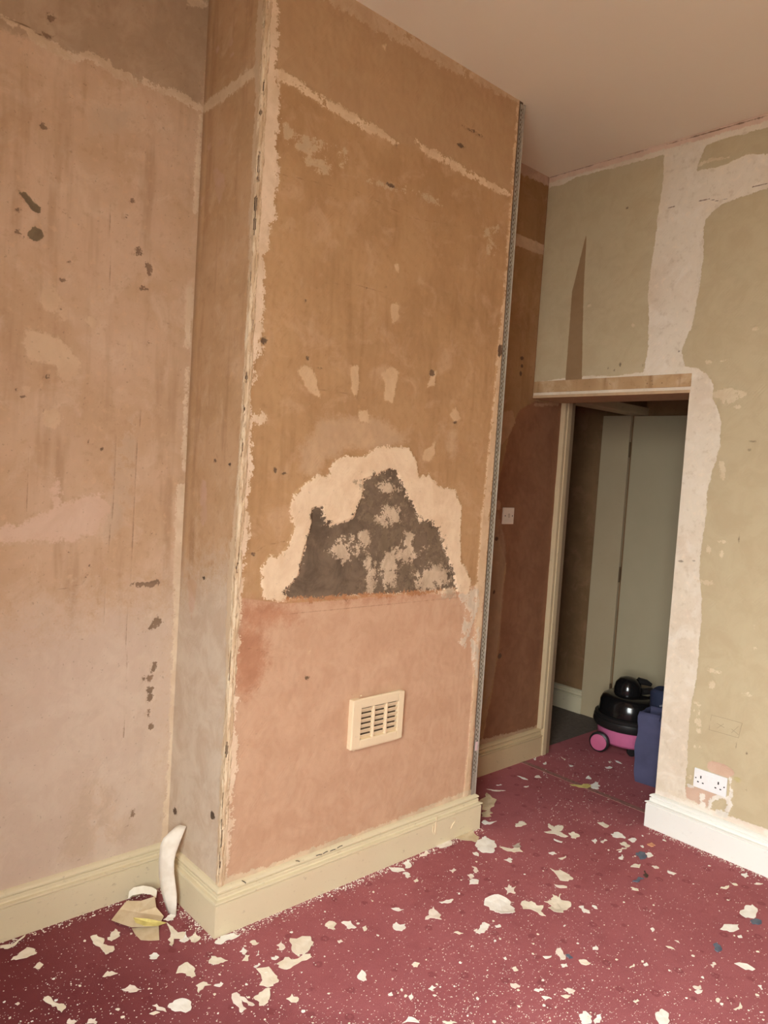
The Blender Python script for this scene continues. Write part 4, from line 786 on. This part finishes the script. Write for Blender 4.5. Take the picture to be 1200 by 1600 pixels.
def zone_of(x, y):
    if y < 1275: return 'on the carpet in the doorway'
    if x < 330: return 'on the dark carpet before the alcove'
    if x < 600: return 'on the carpet before the chimney breast corner' if y < 1500 else 'on the near carpet below the V shaped scraps'
    if x > 960 and y < 1420: return 'on the carpet before the bright white skirting'
    if y < 1345: return 'on the carpet between breast and doorway'
    if y < 1440: return 'on the carpet around the crumpled paper'
    return 'on the open near carpet'
k = 0
for s_ in MID.split(';'):
    px = [tuple(map(float, q.split(','))) for q in s_.split()]
    if len(px) == 2: (a, b), (c, d) = px; px = [(a, b), ((a+c)/2+1, (b+d)/2-2), (c, d), ((a+c)/2, (b+d)/2+1.5)]
    zone = zone_of(px[0][0], px[0][1])
    scrap(px, random.choice([S_CREAM, S_PINK, S_WHITE, S_WHITE]), 'small pale plaster flake ' + zone, 'small flakes ' + zone, 'plaster_flake', 'flake', .0012, random.uniform(.02, .12), .05, 100+k); k += 1

# two discoloured scraps lying against the hall skirting
scrap([(884, 1101), (898, 1103), (912, 1110), (904, 1114), (890, 1108)], S_YEL, 'yellow scrap beside the dim hall skirting', 'scraps in the hall', seed=301, curl=.2)
scrap([(908, 1104), (918, 1106), (921, 1112), (912, 1112)], S_TAN, 'tan scrap at the foot of the hall door lining', 'scraps in the hall', seed=302, curl=.2)

# heap in the alcove corner: folded tan paper, a second sheet, curl, yellow strip, standing strip
def sheet(name, px, zs, mat, label, th=.0012):
    P = [floor_pt(x, y, z) for (x, y), z in zip(px, zs)]; c = sum(P)/len(P); n = len(P)
    V = [tuple(p) for p in P]+[tuple(c)]; T = [(x, y, z+th) for x, y, z in V]; F = []
    for i in range(n):
        j = (i+1) % n; F += [(n+1+i, n+1+j, 2*n+1), (j, i, n), (i, j, n+1+j, n+1+i)]
    m = MB(); m.add(V+T, F); o = m.build(name, mat, origin=(c[0], c[1], 0)); return tag(o, label, 'paper scrap', 'paper heap in the alcove corner')
sheet('wallpaper_scrap', [(206, 1451), (248, 1446), (249, 1469), (236, 1470), (220, 1469), (211, 1460)], [.004, .006, .002, .002, .002, .003], S_TAN, 'square tan paper sheet lying under the folded paper heap')
sheet('wallpaper_scrap', [(174, 1438), (187, 1421), (198, 1408), (220, 1408), (242, 1401), (244, 1418), (256, 1432), (248, 1447), (206, 1449), (190, 1444)], [.006, .012, .03, .035, .035, .03, .012, .012, .014, .010], S_TAN, 'big folded tan paper in the alcove corner')
sheet('wallpaper_scrap', [(208, 1434), (232, 1436), (260, 1442), (246, 1447), (226, 1447), (212, 1442)], [.034, .036, .018, .020, .030, .034], S_YEL, 'yellow paper strip on top of the folded tan paper')
pts = [floor_pt(x, y, z) for x, y, z in ((200, 1405, .014), (207, 1399, .026), (222, 1396, .032), (236, 1398, .026), (244, 1403, .016))]
m = MB()
for i, p in enumerate(pts):
    q = p+np.array([.008, .012, .020]); m.v += [tuple(p), tuple(q), tuple(q+np.array([.001, .001, 0])), tuple(p+np.array([.001, .001, 0]))]
for i in range(4):
    for j in range(4): m.f.append((i*4+j, i*4+(j+1) % 4, (i+1)*4+(j+1) % 4, (i+1)*4+j))
tag(m.build('wallpaper_scrap', S_CREAM, origin=(pts[2][0], pts[2][1], 0)), 'curled cream paper rim behind the folded tan paper', 'paper scrap', 'paper heap in the alcove corner')
# tall curled strip standing against the corner
bs = floor_pt(268, 1428); dist = (bs-CAM)@FWD
def up_pt(x, y, back=0.0):
    d = ray(x, y); t_ = ((bs-CAM)@fd+back)/(d@fd); return CAM+t_*d
L_ = [(262, 1427), (256, 1408), (251, 1390), (248, 1368), (248, 1345), (250, 1322), (255, 1310), (265, 1300), (273, 1293), (279, 1288)]
R_ = [(275, 1430), (276, 1412), (276, 1397), (274, 1380), (272, 1365), (272, 1346), (275, 1333), (280, 1319), (286, 1304), (291, 1291)]
BK = [0, .004, .010, .016, .020, .030, .040, .055, .070, .085]
m = MB(); NC = 5; v = []
for (a, b), (c, d), bk in zip(L_, R_, BK):
    for j in range(NC):
        s_ = j/(NC-1); v.append(up_pt(a+(c-a)*s_, b+(d-b)*s_, bk-.003*math.sin(math.pi*s_)-.012*s_))
F = [(i*NC+j, i*NC+j+1, (i+1)*NC+j+1, (i+1)*NC+j) for i in range(len(L_)-1) for j in range(NC-1)]
m.add(v, F); o = m.build('wallpaper_strip', scrap_mat('strip_white', (238, 228, 212), (228, 216, 198)), origin=(bs[0], bs[1], 0), smooth=True)
sm = o.modifiers.new('thick', 'SOLIDIFY'); sm.thickness = .0016; tag(o, 'tall curled white strip of wallpaper standing in the alcove corner', 'wallpaper strip')
for px, mt_, lab in (([(255, 1438), (262, 1432), (271, 1426), (275, 1431), (271, 1440), (262, 1441)], S_WHITE, 'folded white foot scrap under the standing strip'),
                     ([(260, 1443), (270, 1450), (276, 1456), (290, 1462), (283, 1470), (272, 1468), (268, 1483), (264, 1480), (266, 1466)], S_CREAM, 'bent cream scrap in front of the standing strip'),
                     ([(280, 1462), (290, 1458), (296, 1468), (288, 1474), (280, 1472)], S_WHITE, 'white flake in the pile under the short skirting'),
                     ([(296, 1466), (306, 1459), (314, 1466), (305, 1474), (298, 1473)], S_CREAM, 'cream flake nearest the outer skirting corner'),
                     ([(0, 1480), (18, 1478), (34, 1470), (40, 1464), (26, 1476), (12, 1484), (0, 1484)], S_CREAM, 'long cream paint peel along the alcove skirting at the picture edge'),
                     ([(752, 1250), (760, 1240), (776, 1252), (772, 1262), (766, 1268), (753, 1266)], S_TAN, 'large tan paper scrap behind the breast skirting end'),
                     ([(752, 1272), (762, 1268), (770, 1272), (762, 1278), (753, 1280)], S_TAN, 'small tan scrap under the large one behind the breast'),
                     ([(752, 1287), (758, 1282), (764, 1286), (776, 1285), (768, 1288), (758, 1290)], S_WHITE, 'white wavy curl of paper by the breast skirting end')):
    scrap(px, mt_, lab, 'scraps piled against the skirting', curl=.15, crumple=.1, seed=hash(lab) % 50 if False else len(lab))

# small loose flakes, each its own object, sharing a few shapes
protos = []
for i in range(10):
    n = random.randint(4, 7); P = [(random.uniform(.5, 1)*math.cos(a)*random.uniform(.5, 1), random.uniform(.5, 1)*math.sin(a)*.7) for a in np.linspace(0, 2*math.pi, n+1)[:-1]]
    V, F, c = scrap_mesh([np.array([p[0]*.01, p[1]*.01]) for p in P], .0016, random.uniform(.05, .3), .1, i, False)
    me = bpy.data.meshes.new('plaster_crumb'); me.from_pydata([(x-c[0], y-c[1], z) for x, y, z in V], [], F); me.materials.append([S_CREAM, S_PINK, S_WHITE][i % 3]); protos.append(me)
def visible_floor(x, y):
    if y > D-.035: return False
    if -.03 < x < W+.03 and y > -.035: return False
    if x > X0-.035 and (y < YO+.01 or y > D-.04): return False
    if 2.36 < x < 2.68 and -.53 < y < -.10: return False      # under the bag
    if math.hypot(x-2.71, y+.165) < .12 or math.hypot(x-vcx, y-vcy) < .26: return False
    return x < 3.15
cnt = 0
while cnt < 240:
    px, py = random.uniform(-10, 1210), 1190+420*math.sqrt(random.random())
    p = floor_pt(px, py)
    if not visible_floor(p[0], p[1]): continue
    if px < 330 and random.random() < .45: continue
    o = bpy.data.objects.new('plaster_crumb', protos[cnt % 10]); COL.objects.link(o); s_ = random.choice([.3, .4, .5, .6, .8, 1.0]); o.scale = (s_, s_, s_)
    o.location = (p[0], p[1], 0); o.rotation_euler = (0, 0, random.uniform(0, 6.28)); cnt += 1
    tag(o, 'tiny pale plaster crumb ' + zone_of(px, py), 'crumb', 'plaster crumbs ' + zone_of(px, py))
# specks nobody could count
V = []; F = []
def speck(x, y, s, h):
    n = len(V); a = random.uniform(0, 6.28); q = random.uniform(.4, 1)
    for k_ in range(4):
        th = a+k_*math.pi/2; V.append((x+s*math.cos(th), y+s*q*math.sin(th), .0004+h*random.random()))
    V.append((x, y, h+.001))
    for k_ in range(4): F.append((n+k_, n+(k_+1) % 4, n+4))
nspeck = 0
while nspeck < 6000:
    px, py = random.uniform(-20, 1220), 1150+470*math.sqrt(random.random()); p = floor_pt(px, py)
    dens = .25+.75*(.5+.5*math.sin(p[0]*3.1+1)*math.sin(p[1]*4.3))
    if px < 300: dens *= .45
    if not visible_floor(p[0], p[1]) or random.random() > dens: continue
    speck(p[0], p[1], random.choice([.0008, .0010, .0012, .0016, .0016, .0020, .0028]), .0012); nspeck += 1
nlob = 0
while nlob < 420:      # crumbs trodden through the doorway
    p = floor_pt(random.uniform(840, 1010), random.uniform(1165, 1290))
    if visible_floor(p[0], p[1]): speck(p[0], p[1], random.choice([.0016, .0024, .0032, .0045]), .0012); nlob += 1
nout = 0
while nout < 4200:     # the dust goes on over the floor nearer the window
    x, y = random.uniform(XW+.1, X0-.04), random.uniform(-2.9, -.5)
    if not visible_floor(x, y) or random.random() > .25+.75*(.5+.5*math.sin(x*3.1+1)*math.sin(y*4.3)): continue
    q = np.array([x, y, 0.0])-CAM; zc = q@FWD
    if zc > .1 and abs(q@RIGHT/zc*F_PX) < 620 and 800-q@UP/zc*F_PX < 1615: continue       # that part of the floor has its dust already
    speck(x, y, random.choice([.0008, .0010, .0012, .0016, .0016, .0020, .0028]), .0012); nout += 1
for _ in range(1500):     # denser grit along the foot of the skirtings
    k_ = random.random(); e = -abs(random.gauss(0, .02))
    if k_ < .45: x, y = random.uniform(-.03, W+.03), -.031+e
    elif k_ < .6: x, y = -.031+e, random.uniform(-.03, D-.03)
    elif k_ < .75: x, y = random.uniform(-.9, -.03), D-.031+e
    else: x, y = X0-.031+e, random.uniform(-1.2, YO)
    speck(x, y, random.choice([.0012, .0018, .003, .004]), .003)
m = MB(); m.v = V; m.f = F
tag(m.build('plaster_dust', S_PINK), 'fine pale plaster specks dusted over the red carpet', 'dust', kind='stuff')
for o in SC.objects:
    if '_o' in o: del o['_o']
